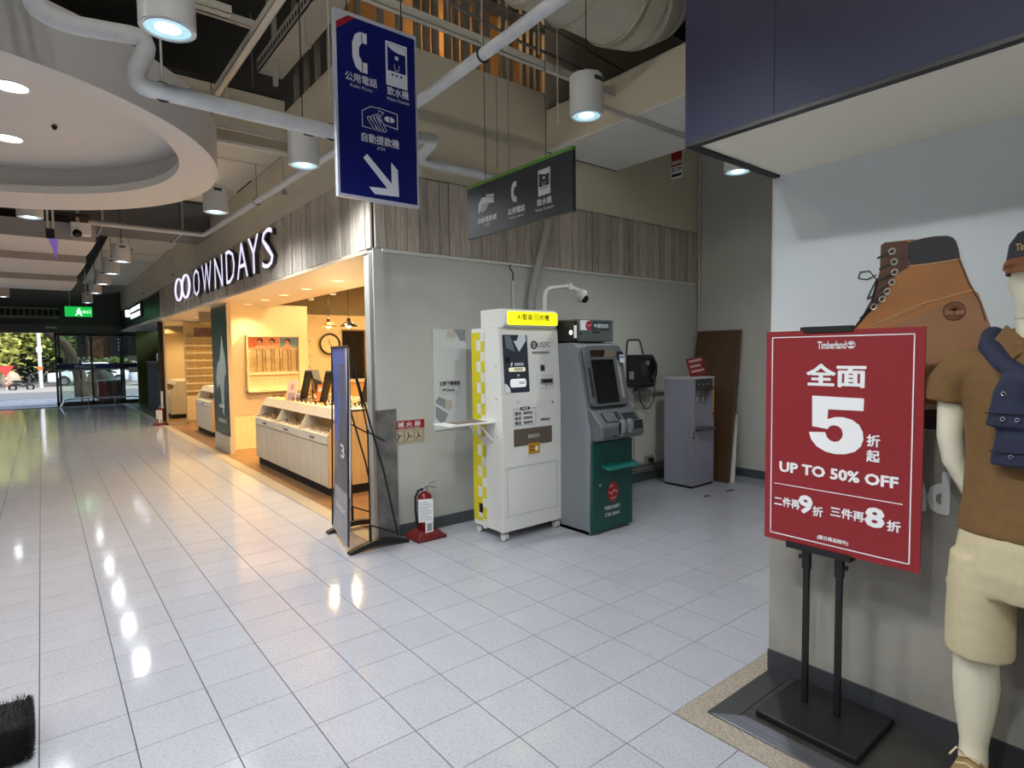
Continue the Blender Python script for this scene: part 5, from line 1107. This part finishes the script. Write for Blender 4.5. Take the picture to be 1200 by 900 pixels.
for k, (a, z) in enumerate(((.192,1.955),(.20,1.912),(.203,1.87),(.195,1.83),(.178,1.795),(.16,1.765),(.13,1.735))):
    build(MB().torus((XP-.003,-1.0-a,z), .011, .0035, 'x', 14, 5), 'eyelet', M('eyelet_metal', (206,196,176), .4, .6), bt)
    bstroke([(a,z),(a-.05,z-.02-.004*k)], .008, 'lace_crossing', mBd, .0045)
bstroke([(.135,1.85),(.11,1.885),(.075,1.885),(.068,1.86),(.10,1.85),(.135,1.865)], .004, 'lace_bow', mBd, .0045); bstroke([(.14,1.85),(.115,1.80),(.105,1.77),(.125,1.78),(.14,1.84),(.12,1.74),(.08,1.68),(.045,1.635)], .005, 'lace_end', mBd, .0045)
tree_logo(bt, -1.405, 1.70, .034, M('logo_brown', (112,66,34), .6), XP-.0035)
# ---- store name letters on the concrete
nl = thing('wall_lettering', 'large faint white brand name letters on the concrete store wall', 'lettering', (1.57,-1.1,.93))
text('Timberland', 'letters', M('letter_pale', (214,216,214), .5), nl, (1.5745,-1.40,.995), -Y, Z, .15, .68, bold=.05, align='RIGHT', ext=.0045)
# ---- mannequin
mn = thing('mannequin', 'white mannequin dressed in cap, brown polo and khaki shorts against the concrete wall', 'mannequin', (1.40,-1.685,0))
mMn = M('mannequin_white', (224,218,194), .4)
cx, cy = 1.41, -1.685
def er(c, rx, ry, n=20):
    c = Vector(c); return [c+Vector((rx*math.cos(2*pi*k/n), ry*math.sin(2*pi*k/n), 0)) for k in range(n)]
def limb(mb, pts, rad, n=14): mb.tube(pts, rad, n); return mb
body = MB()
body.rings([er((cx,cy,z), a, b) for z, a, b in ((.80,.10,.16),(.90,.115,.175),(1.02,.10,.15),(1.18,.105,.155),(1.36,.115,.185),(1.49,.105,.195),(1.54,.085,.15),(1.58,.06,.09))])
body.rings([er((cx+.0,cy,z), a, b) for z, a, b in ((1.54,.07,.085),(1.60,.066,.070),(1.66,.066,.068),(1.72,.07,.07))])
body.rings([er((cx-.01,cy,z), a, b) for z, a, b in ((1.645,.03,.03),(1.67,.07,.055),(1.71,.092,.070),(1.76,.102,.080),(1.81,.107,.083),(1.87,.10,.078),(1.915,.075,.06),(1.94,.03,.03))])
body.ell((cx-.107,cy,1.765), .02,.014,.026, 10, 6)                 # nose
body.ell((cx-.098,cy,1.712), .012,.026,.007, 10, 6)                # lips
for s in (-1,1): body.ell((cx,cy+s*.083,1.77), .022,.010,.032, 10, 6)   # ears
for s in (-1,1):
    hy = cy+s*.148
    limb(body, [(cx,cy+s*.095,.88),(cx-.005,hy-s*.01,.70),(cx-.01,hy,.54),(cx-.008,hy,.48),(cx+.012,hy,.36),(cx+.012,hy,.27),(cx+.006,hy,.14),(cx,hy,.06)], [.10,.09,.072,.066,.070,.062,.043,.045])
    limb(body, [(cx+.03,hy,.045),(cx-.05,hy,.05),(cx-.12,hy,.035)], [.036,.042,.028])
    sy = cy+s*.19
    limb(body, [(cx,cy+s*.15,1.50),(cx,sy+s*.035,1.46),(cx+.005,sy+s*.05,1.36),(cx+.012,sy+s*.055,1.24),(cx+.03,sy+s*.045,1.15),(cx+.06,sy+s*.0,1.04),(cx+.075,sy-s*.04,.95)], [.055,.052,.046,.042,.039,.031,.024])
    # hand resting behind the hip: palm, four fingers and a thumb
    hx, hyy, hz = cx+.078, sy-s*.05, .915
    body.ell((hx,hyy,hz), .016,.038,.05, 12, 8)
    for q in range(4):
        fy = hyy+s*(.028-.018*q); L = (.062,.075,.072,.058)[q]
        limb(body, [(hx,fy,hz-.03),(hx+.004,fy-s*.004,hz-.03-L*.6),(hx-.004,fy-s*.006,hz-.03-L)], [.0095,.0088,.007], 8)
    limb(body, [(hx,hyy+s*.03,hz+.01),(hx-.012,hyy+s*.05,hz-.02),(hx-.014,hyy+s*.052,hz-.045)], [.011,.0095,.007], 8)
build(body, 'body', mMn, mn, smooth=True, remesh=.0075, sm_it=4)
build(MB().tube([(cx+.068*math.cos(a),cy+.071*math.sin(a),1.655) for a in [2*pi*k/24 for k in range(25)]], .0015, 5), 'neck_seam', M('seam_grey', (170,166,152), .5), mn)
# polo shirt
polo = MB()
polo.rings([er((cx,cy,z), a, b, 28) for z, a, b in ((.925,.138,.215),(.94,.140,.216),(1.04,.130,.200),(1.20,.128,.195),(1.36,.138,.205),(1.45,.132,.218),(1.51,.115,.205),(1.56,.092,.15),(1.585,.078,.10))])
for s in (-1,1):
    sy = cy+s*.185
    limb(polo, [(cx,cy+s*.14,1.485),(cx,sy+s*.025,1.475),(cx+.003,sy+s*.06,1.43),(cx+.005,sy+s*.07,1.37)], [.082,.082,.076,.074], 20)
mPolo = M('polo_brown', (112,82,44), .8, noise=40, amount=.10, bump=.08)
build(polo, 'polo_shirt', mPolo, mn, smooth=True, remesh=.009, sm_it=3)
for s in (-1,1):
    build(MB().prism([(cx-.072,cy+s*.012,1.565),(cx-.05,cy+s*.083,1.635),(cx-.075,cy+s*.125,1.56),(cx-.118,cy+s*.055,1.515)], (-.006,0,.002)), 'collar_flap', mPolo, mn, bevel=.003)
build(MB().tube([(cx+.078*math.cos(a),cy+.086*math.sin(a),1.595+.03*math.cos(a)) for a in [2*pi*k/24 for k in range(25)]], .017, 8), 'collar_band', mPolo, mn, smooth=True)
box('placket', mPolo, mn, cx-.139, cx-.120, cy-.018, cy+.018, 1.40, 1.54)
for z in (1.52,1.47,1.42): build(MB().tube([(cx-.139,cy,z),(cx-.143,cy,z)], .006, 10), 'button', M('button_brown', (60,36,22), .4), mn)
# denim jacket sleeves knotted over the shoulders
mDen = M('denim_navy', (32,38,62), .8, noise=35, amount=.3, bump=.2)
dj = MB()
for s in (-1,1):
    dj.tube([(cx+.10,cy+s*.12,1.56),(cx+.03,cy+s*.135,1.60),(cx-.06,cy+s*.125,1.565),(cx-.13,cy+s*.075,1.51),(cx-.16,cy+s*.02,1.47)], [.05,.036,.032,.028,.032], 12)
dj.ell((cx-.165,cy+.01,1.455), .04,.05,.04, 14, 8)
dj.rings([er((cx-.165,cy+.035,z), a, b, 16) for z, a, b in ((1.47,.03,.035),(1.42,.036,.055),(1.36,.034,.064),(1.315,.036,.072),(1.305,.034,.072))])
dj.rings([er((cx-.150,cy+.01,z), a, b, 16) for z, a, b in ((1.45,.03,.04),(1.34,.034,.066),(1.25,.034,.078),(1.19,.034,.088),(1.18,.032,.087))])
dj.rings([er((cx+.125,cy,z), a, b, 16) for z, a, b in ((1.57,.02,.12),(1.47,.026,.17),(1.1,.026,.17),(.98,.024,.16))])
jk = build(dj, 'tied_jacket', mDen, mn, smooth=True, remesh=.008, sm_it=2)
for y, z, x in ((.055,1.335,-.203),(.02,1.335,-.203),(.055,1.415,-.203),(.035,1.215,-.186),(-.005,1.21,-.186)): build(MB().torus((cx+x,cy+y,z), .006, .002, 'x', 12, 5), 'snap_button', mChrome, jk)
for y0_, y1_, z_, x_ in ((-.03,.10,1.352,-.200),(-.07,.09,1.228,-.185)): build(MB().tube([(cx+x_,cy+y0_,z_),(cx+x_-.002,cy+(y0_+y1_)/2,z_),(cx+x_,cy+y1_,z_)], .0025, 5), 'cuff_seam', M('denim_dark', (20,24,42), .8), jk)
# shorts
sh_ = MB()
sh_.rings([er((cx,cy,z), a, b, 28) for z, a, b in ((.72,.13,.215),(.80,.145,.222),(.90,.14,.21),(.96,.13,.195))])
for s in (-1,1): sh_.rings([er((cx-.005,cy+s*.138,z), a, b, 24) for z, a, b in ((.84,.11,.09),(.74,.118,.096),(.60,.112,.100),(.50,.108,.100),(.485,.107,.099))])
mSh = M('shorts_khaki', (194,182,148), .8, noise=30, amount=.07, bump=.08)
so2 = build(sh_, 'shorts', mSh, mn, smooth=True, remesh=.009, sm_it=2)
mk = Matrix.Translation((cx-.070,cy+.197,0)) @ Matrix.Rotation(math.radians(-47),4,'Z')
build(MB().box(-.004,.012,-.042,.042,.55,.73).xf(mk), 'cargo_pocket', mSh, so2, bevel=.003); build(MB().box(-.008,.012,-.044,.044,.715,.74).xf(mk), 'pocket_flap', mSh, so2, bevel=.003)
# cap
cap = MB(); cap.rings([er((cx-.005,cy,z), a, b, 28) for z, a, b in ((1.825,.118,.094),(1.85,.12,.096),(1.90,.112,.09),(1.935,.085,.07),(1.95,.04,.035),(1.954,.008,.008))])
cp = build(cap, 'cap', M('cap_navy', (46,46,54), .8), mn, smooth=True)
br = MB(); N = 14
top = [(cx-.09-.10*math.sin(pi*k/N), cy-.09+.18*k/N, 1.838-.035*math.sin(pi*k/N)-.02*abs(2*k/N-1)) for k in range(N+1)]
br.prism([(x,y,z) for x, y, z in top]+[(cx-.10,cy+.085,1.835),(cx-.12,cy+.0,1.845),(cx-.10,cy-.085,1.835)], (0,0,-.008)); build(br, 'cap_brim', M('brim_brown', (120,74,44), .7), cp)
build(MB().rings([er((cx-.005,cy,z), a, b, 28) for z, a, b in ((1.805,.119,.095),(1.80,.121,.097),(1.845,.1225,.0985),(1.848,.12,.096))], cap=False), 'cap_band', M('brim_brown'), cp, smooth=True)
text('Timberland', 'cap_lettering', M('cap_thread', (176,150,90), .6), cp, (cx-.122,cy+.01,1.878), -Y, Z, .022, .085, bold=.02)
# shoes
for s in (-1,1):
    hy = cy+s*.148; mShoe = M('shoe_tan', (150,124,84), .7, noise=30, amount=.1)
    sb = MB(); sb.rings([[(cx+.075-.31*t, hy+w*c_, z0+h*s2) for c_, s2 in [(math.cos(2*pi*k/14), math.sin(2*pi*k/14)) for k in range(14)]] for t, w, z0, h in ((0,.015,.05,.03),(.06,.036,.055,.05),(.25,.042,.06,.055),(.45,.044,.055,.045),(.7,.05,.045,.032),(.9,.046,.04,.026),(1.0,.02,.035,.015))])
    sh0 = build(sb, 'shoe', mShoe, mn, smooth=True)
    build(MB().rings([[(cx+.08-.325*t, hy+w*k, z) for k, z in ((-1,.003),(1,.003),(1,.028),(-1,.028))] for t, w in ((0,.02),(.08,.04),(.3,.045),(.7,.053),(.92,.046),(1,.02))]), 'sole', M('shoe_sole', (196,186,160), .7), sh0)
    for q in range(3): build(MB().tube([(cx-.05-.03*q,hy-.03,.10-.012*q),(cx-.055-.03*q,hy,.113-.012*q),(cx-.05-.03*q,hy+.03,.10-.012*q)], .004, 6), 'lace', M('lace_cream', (206,190,150), .7), sh0)
    build(MB().tube([(cx-.05,hy+.01,.108),(cx-.08,hy+.03,.145),(cx-.10,hy+.045,.12)], .0035, 6), 'lace_loop', M('lace_cream'), sh0)
# ---- black fluffy thing at the left edge
fl = thing('fluffy_stool', 'black furry block standing on the floor at the bottom left corner', 'stool', (-1.46,.92,0))
mFur = M('fur_black', (12,12,16), .9)
build(MB().box(-1.66,-1.25,.80,1.06,.0,.15), 'core', mFur, fl, bevel=.03, seg=3, smooth=True)
fm = MB()
for k in range(7000):
    f_ = R.random(); x = R.uniform(-1.66,-1.25); y = R.uniform(.80,1.06); z = R.uniform(.01,.15)
    if f_ < .4: p = Vector((-1.255,y,z)); d = Vector((1,0,0))
    elif f_ < .8: p = Vector((x,.805,z)); d = Vector((0,-1,0))
    else: p = Vector((x,y,.145)); d = Vector((0,0,1))
    d = (d+Vector((R.uniform(-.6,.6),R.uniform(-.6,.6),R.uniform(-.6,.6)))).normalized()*R.uniform(.018,.032); q = d.orthogonal().normalized()*.0014
    i = len(fm.v); fm.v += [p-q, p+q, p+d]; fm.f.append([i,i+1,i+2])
build(fm, 'fur', mFur, fl)['kind'] = 'stuff'

# ================================================================== FAR END
# green neighbour sign
gs = thing('lit_sign', 'white lit lettering on the dark green fascia near the exit', 'sign', (.96,17.3,2.6))
box('backing', mBlackM, gs, .955, .985, 15.9, 18.9, 2.62, 3.04)
build(MB().tube([(.945,18.55,2.75),(.945,18.55,2.95)], .10, 10), 'emblem', M('sign_white_glow', (240,244,255), .4, emit=2.2), gs)
dashes(6, 2.1, .30, 'sign_lettering', M('sign_white_glow'), gs, (.95,17.2,2.82), -Y, Z)
gn = thing('reception_counter', 'tall black counter in front of the brown pier near the exit', 'counter', (1.45,17,0)); box('counter_front', mBlackM, gn, 1.28, 1.75, 15.9, 18.1, 0, 1.40); box('counter_top', mBlack, gn, 1.25, 1.78, 15.87, 18.13, 1.40, 1.44); tag(box('counter_card', mInkW, None, 1.40, 1.41, 16.9, 17.1, 1.44, 1.66), 'small white card standing on the tall black counter', 'card')
dg = thing('dark_glass_panel', 'dark brown glass door panel beside the shop mirror', 'door', (1.5,14.4,0)); box('leaf', M('brown_glass', (60,40,34), .2), dg, 1.12, 1.48, 14.30, 14.34, 0, 2.40); box('leaf_frame', mBlack, dg, 1.08, 1.12, 14.28, 14.36, 0, 2.42); box('handle', mBlackM, dg, 1.06, 1.08, 14.25, 14.3, 1.2, 1.6)
tag(box('price_placard', mInkW, None, 1.03, 1.05, 13.75, 13.95, .35, .75), 'white placard hanging above the distant extinguisher', 'placard')
# exit sign
es = thing('exit_sign', 'glowing green exit sign hanging before the dark beam', 'exit sign', (-.19,20,2.81)); box('sign_body', M('exit_green', (24,196,80), .4, emit=.9), es, -.53, .14, 20, 20.08, 2.81, 3.11, bevel=.01)
O = Vector((-.53,19.999,2.81)); mEx = M('exit_white', (236,250,240), .4, emit=1.5)
decal(circ(.345,.225,.03,12), 'runner_head', mEx, es, O, X, Z); stroke([(.34,.19),(.32,.12),(.27,.05)], .035, 'runner_body', mEx, es, O, X, Z); stroke([(.33,.12),(.38,.09),(.40,.04)], .03, 'runner_leg', mEx, es, O, X, Z); stroke([(.29,.17),(.34,.18),(.40,.15)], .024, 'runner_arm', mEx, es, O, X, Z); text('出口', 'exit_lettering', mEx, es, O+X*.53+Z*.15, X, Z, .10, .2)
for xx in (-.40,0): build(MB().cyl((xx,20.04,3.11),(xx,20.04,4.3), .01, 6), 'rod', mSteel, es)
# air curtain grille
ag = thing('air_grille', 'long grey slatted air grille on the dark beam above the exit', 'grille', (-2.6,20.9,2.78)); box('frame', M('grille_grey', (128,124,112), .5), ag, -5, -.65, 21.0, 21.39, 2.80, 3.12)
for k in range(30): box('slot', mBlackM, ag, -4.95+.145*k, -4.95+.145*k+.115, 20.995, 21.0, 2.87, 3.06)
tag(box('door_sensor', M('sensor_white', (196,196,190), .5), None, -1.0, -.72, 21.36, 21.4, 2.50, 2.55), 'small white motion sensor on the beam above the open doorway', 'sensor')
# glass doors
gl = GLASS()
mFr = M('door_frame_dark', (62,62,60), .4, .5); mBand = M('band_blue', (22,34,92), .5)
def gdoor(name, x0, x1, y, band=True):
    o = struct(bpy.data.objects.new(name, None)); COL.objects.link(o); o.location = (x0,y,0)
    box('glass_pane', gl, o, x0+.05, x1-.05, y-.004, y+.004, .12, 2.28)
    for b in ((x0,x0+.06,y-.03,y+.03,.02,2.36),(x1-.06,x1,y-.03,y+.03,.02,2.36),(x0,x1,y-.03,y+.03,.02,.14),(x0,x1,y-.03,y+.03,2.27,2.36)): box('door_frame', mFr, o, *b)
    if band: box('blue_band', mBand, o, x0+.05, x1-.05, y-.009, y-.0045, 1.20, 1.37); box('grey_band', mPG, o, x0+.05, x1-.05, y-.009, y-.0045, 1.16, 1.20)
    return o
d1 = gdoor('door_1', -.80, .18, 21.50); text('Welcome', 'door_lettering', mInkW, d1, (-.05,21.488,1.285), X, Z, .10, .55)
d2 = gdoor('door_2', -.72, .98, 21.58); d3 = gdoor('door_3', .98, 1.75, 21.50)
for z in (1.05,1.45): box('door_notice', mInkW, d3, 1.15, 1.42, 21.489, 21.495, z, z+.17)
box('door_notice', mBlackM, d1, -.74, -.60, 21.489, 21.495, 1.40, 1.58)
rl = thing('door_rail', 'low steel guard rail curving before the glass doors', 'rail', (.3,21.1,0)); build(MB().tube([(-.72,21.3,.02),(-.62,21.15,.22),(-.45,21.12,.26),(1.2,21.12,.26),(1.45,21.05,.22),(1.5,20.9,.02)], .025, 8), 'rail', mChrome, rl, smooth=True)
for xx in (0,.7): build(MB().cyl((xx,21.12,0),(xx,21.12,.26), .02, 8), 'post', mChrome, rl)
# things right outside the glass
pb = thing('waste_bin', 'maroon two-tone bin standing outside behind the glass doors', 'bin', (.66,22.5,0)); box('bin_body', M('bin_maroon', (110,40,52), .6), pb, .34, .66, 22.3, 22.9, 0, .72); box('bin_half', M('bin_dark', (70,34,44), .6), pb, .66, .98, 22.3, 22.9, 0, .72); box('bin_lid', M('bin_lid', (90,98,92), .6), pb, .31, 1.0, 22.27, 22.93, .72, .78)
sb_ = thing('covered_scooter', 'dark green covered scooter outside the glass doors', 'scooter', (.55,24.2,0)); build(MB().ell((.55,24.2,.62), .45,.8,.62, 18, 10), 'cover', M('cover_green', (50,72,64), .8), sb_, smooth=True); build(MB().tube([(.1,23.8,1.0),(.55,23.8,1.18),(1.0,23.8,1.0)], .03, 8), 'handlebar', mBlack, sb_); build(MB().torus((.55,23.5,.25), .2, .06, 'x', 18, 8), 'wheel', mRubber, sb_)
bd = thing('shop_window_board', 'dark picture board with a brown panel outside behind the glass', 'board', (.7,23.4,1.5)); box('board', M('board_dark', (40,42,46), .6, noise=3, amount=.5), bd, -.15, 1.9, 23.6, 23.7, 1.60, 2.4); box('brown_panel', M('board_brown', (110,76,52), .6, noise=5, amount=.5), bd, .25, .78, 23.58, 23.6, 1.55, 2.45); 
for xx in (-.1,1.85): box('board_leg', mBlack, bd, xx, xx+.06, 23.62, 23.68, 0, 1.5)
for xx in (1.15,1.75):
    for k in range(4): build(MB().prism([(xx-.07,23.575,1.80+.13*k),(xx+.07,23.575,1.90+.13*k),(xx+.07,23.575,1.96+.13*k),(xx-.07,23.575,1.86+.13*k)], (0,.01,0)), 'barber_stripe', M('stripe_lilac', (200,190,255), .4, emit=.9), bd)
# ---- outside ground
struct(box('floor_pavement', M('pavement_blue_grey', (128,134,140), .8, noise=3, amount=.08), None, -30, 20, 21.75, 26.5, -.15, -.02))
pav = sempty('floor_paving')
for i in range(14):
    for j in range(3): box('paving_slab', M('slab_grey', (138,144,150), .8, rand=.08), pav, -6+.72*i, -5.985+.72*i+.69, 23.2+1.0*j, 23.19+1.0*j+.985, -.019, -.005)
struct(box('floor_road', M('asphalt', (104,106,106), .85, noise=8, amount=.08), None, -60, 40, 26.5, 60, -.2, -.12))
struct(box('floor_far_pavement', M('pavement_pale', (146,142,134), .85, noise=2, amount=.06), None, -60, 40, 34.5, 80, -.15, -.08))
struct(box('trim_8', M('kerb_pale', (160,160,156), .8), None, -60, 40, 26.3, 26.6, -.15, 0.0))
# trees
mLeafs = [M('leaf_yellow_green', (168,172,84), .7, rand=.1), M('leaf_green', (84,108,40), .7), M('leaf_dark', (48,66,30), .7)]
def tree(label, x, y, h, r, mat, tr_=.2, n=9000, zc=None):
    o = thing('street_tree', label, 'tree', (x,y,-.1)); zc = zc or h-r*.7
    build(MB().tube([(x,y,-.12),(x+.1,y,h*.3),(x-.05,y+.1,h*.55),(x+.1,y,h*.75)], [tr_*1.5,tr_,tr_*.85,tr_*.4], 10), 'trunk', M('bark', (70,56,42), .9, noise=6, amount=.3), o, smooth=True)
    for k in range(4):
        a = k*1.7; build(MB().tube([(x,y,h*.45),(x+.5*r*math.cos(a),y+.5*r*math.sin(a),h*.68)], [tr_*.5,tr_*.2], 7), 'branch', M('bark'), o)
    lf = MB(); cl_ = [Vector((R.gauss(0,.5)*r, R.gauss(0,.5)*r, R.gauss(0,.38)*r)) for _ in range(22)]
    for k in range(n):
        c = R.choice(cl_)+Vector((R.gauss(0,.2)*r,R.gauss(0,.2)*r,R.gauss(0,.16)*r)); p = Vector((x,y,zc))+c
        d = Vector((R.uniform(-1,1),R.uniform(-1,1),R.uniform(-.6,.6))).normalized(); e = d.orthogonal().normalized(); s = R.uniform(.07,.16)*r*.42
        i = len(lf.v); lf.v += [p-d*s, p+e*s*.5, p+d*s, p-e*s*.5]; lf.f.append([i,i+1,i+2,i+3])
    build(lf, 'foliage', mat, o)['kind'] = 'stuff'
tree('yellow-green leafy tree seen through the open doorway at the left', -5.5,45,7.5,4.2,mLeafs[0])
tree('bright green tree left of the arching trunk beyond the road', -2.6,47,7.0,3.6,mLeafs[0])
tree('dark green tree behind the white lamp post', .6,49,7.6,4.0,mLeafs[2])
tree('mid green tree beyond the glass doors', 3.0,46,7.5,3.8,mLeafs[1])
tree('dark hedge-like tree low behind the parked vehicles', -4.5,52,4.2,3.4,mLeafs[2])
tree('deep green tree farthest behind the street', -.5,56,8.5,5,mLeafs[2])
tree('broad green tree at the far left of the street', -9,50,8,4.5,mLeafs[1])
o = build(MB().tube([(.15,27.5,-.1),(.05,27.5,.9),(-.12,27.5,1.6),(-.42,27.45,2.15),(-.95,27.4,2.65),(-1.7,27.3,3.2)], [.30,.22,.19,.17,.15,.11], 12), 'tree_trunk', M('bark'), None, smooth=True); tag(o, 'dark curved tree trunk arching just outside the doors', 'trunk')
lp = thing('street_post', 'white street lamp post beyond the road', 'post', (-1.2,40,-.1)); build(MB().tube([(-1.2,40,-.12),(-1.2,40,3.6),(-1.1,40,3.8),(-.7,40,3.9)], .09, 10), 'post', M('post_white', (214,214,206), .6), lp, smooth=True); box('post_box', M('post_white'), lp, -1.33, -1.07, 39.9, 40.1, 1.9, 2.2); box('orange_mark', M('mark_orange', (214,110,50), .6), lp, -1.32, -1.08, 39.88, 39.9, .9, 1.1)
rsn = thing('road_sign', 'red road sign on a red-striped post at the far left street', 'sign', (-5.1,38,-.1)); build(MB().cyl((-5.1,38,-.12),(-5.1,38,1.7), .06, 10), 'post', M('post_white'), rsn)
for k in range(4): build(MB().cyl((-5.1,38,.2+.35*k),(-5.1,38,.38+.35*k), .065, 10), 'red_ring', M('sign_red_road', (206,60,46), .6), rsn)
build(MB().prism([(-5.75,37.9,1.75),(-4.5,37.9,1.75),(-5.1,37.9,.95)], (0,.05,0)), 'sign_plate', M('sign_red_road'), rsn)
sc = thing('parked_scooter', 'dark parked scooter on the road beyond the doorway', 'scooter', (-3.2,38,-.1)); mSc = M('scooter_dark', (52,52,58), .4)
for xx in (-3.75,-2.65): build(MB().torus((xx,38,.13), .22, .07, 'y', 18, 8), 'wheel', mRubber, sc, smooth=True)
build(MB().tube([(-3.8,38,.35),(-3.4,38,.45),(-3.1,38,.25),(-2.8,38,.35),(-2.65,38,.75),(-2.75,38,1.05)], [.10,.17,.12,.10,.08,.05], 10), 'body', mSc, sc, smooth=True); build(MB().ell((-3.45,38,.62), .36,.14,.09, 14, 8), 'seat', mBlackM, sc, smooth=True); build(MB().tube([(-2.75,37.7,1.05),(-2.75,38.3,1.05)], .025, 8), 'handlebar', mBlack, sc)
def car(label, x, y, mat):
    c = thing('parked_car', label, 'car', (x,y,-.12)); 
    build(MB().prism([(x-2.1,y-.8,.15),(x-2.1,y-.8,.65),(x-1.3,y-.8,.75),(x-.8,y-.8,1.25),(x+.8,y-.8,1.28),(x+1.5,y-.8,.80),(x+2.1,y-.8,.68),(x+2.15,y-.8,.15)], (0,1.6,0)), 'body', mat, c, bevel=.08, seg=3, smooth=True)
    build(MB().prism([(x-1.15,y-.81,.78),(x-.75,y-.81,1.18),(x+.75,y-.81,1.2),(x+1.3,y-.81,.80)], (0,.02,0)), 'side_window', M('car_glass', (40,46,52), .1), c)
    for xx in (x-1.35,x+1.35): build(MB().tube([(xx,y-.82,.2),(xx,y-.6,.2)], .32, 18), 'wheel', mRubber, c, smooth=True); build(MB().tube([(xx,y-.84,.2),(xx,y-.82,.2)], .18, 14), 'hubcap', mChrome, c)
car('white car parked at the far left of the street', -5.0,36.5,M('car_white', (224,224,226), .3)); car('white car parked behind the lamp post', 1.2,42,M('car_white')); car('silver car parked beyond the glass doors', 5.0,39,M('car_silver', (190,196,200), .3))
rk = thing('garden_rock', 'rounded beige rock beside the scooter across the road', 'rock', (-4.0,43,-.1)); build(MB().ell((-4.0,43,.5), .7,.6,.75, 14, 8), 'rock', M('rock_beige', (196,180,150), .9, noise=3, amount=.2), rk, smooth=True)
sc.location.x += 1.2; sc.scale = (.65,.65,.65); rsn.location.x += 2.5; rsn.scale = (.6,.6,.7); rk.location.x += 1.4; rk.scale = (.7,.7,.7)
struct(box('wall_street_backdrop', M('far_building', (150,150,142), .8, noise=.4, amount=.1), None, -60, 40, 70, 71, 0, 14))
# little hanging things in the corridor
hc = thing('hanging_camera', 'white box camera hanging at the corner of the stepped ceiling', 'camera', (-.62,7.2,3.1)); build(MB().cyl((-.72,7.0,3.2),(-.72,7.0,3.9), .02, 8), 'drop_pipe', mCond, hc); box('camera_body', mWhite, hc, -.80, -.60, 6.75, 7.0, 3.05, 3.2, bevel=.01); build(MB().ell((-.74,6.74,3.06), .05,.05,.05, 12, 6), 'lens', M('lens_black'), hc, smooth=True)
hp_ = thing('hanging_pennant', 'faintly glowing purple pennant hanging on two rods below the disc', 'pennant', (-.98,6.6,2.8)); 
for xx in (-1.02,-.97): build(MB().cyl((xx,6.6,2.98),(xx,6.6,4.3), .012, 6), 'rod', mCond, hp_)
build(MB().prism([(-1.03,6.6,2.98),(-.93,6.6,2.95),(-.95,6.6,2.70)], (0,.02,0)), 'pennant', M('pennant_purple_glow', (150,120,220), .5, emit=.25), hp_); box('clip', mBlackM, hp_, -1.04, -.96, 6.58, 6.62, 2.95, 3.06)  # pennant glow is set in its material, no lamp there
light('assumed_plenum_lamp', 'POINT', (2.3,2.9,4.9), 7, (1,.62,.25), None, size=.06)  # assumed source of the warm glow behind the studs, no fixture built
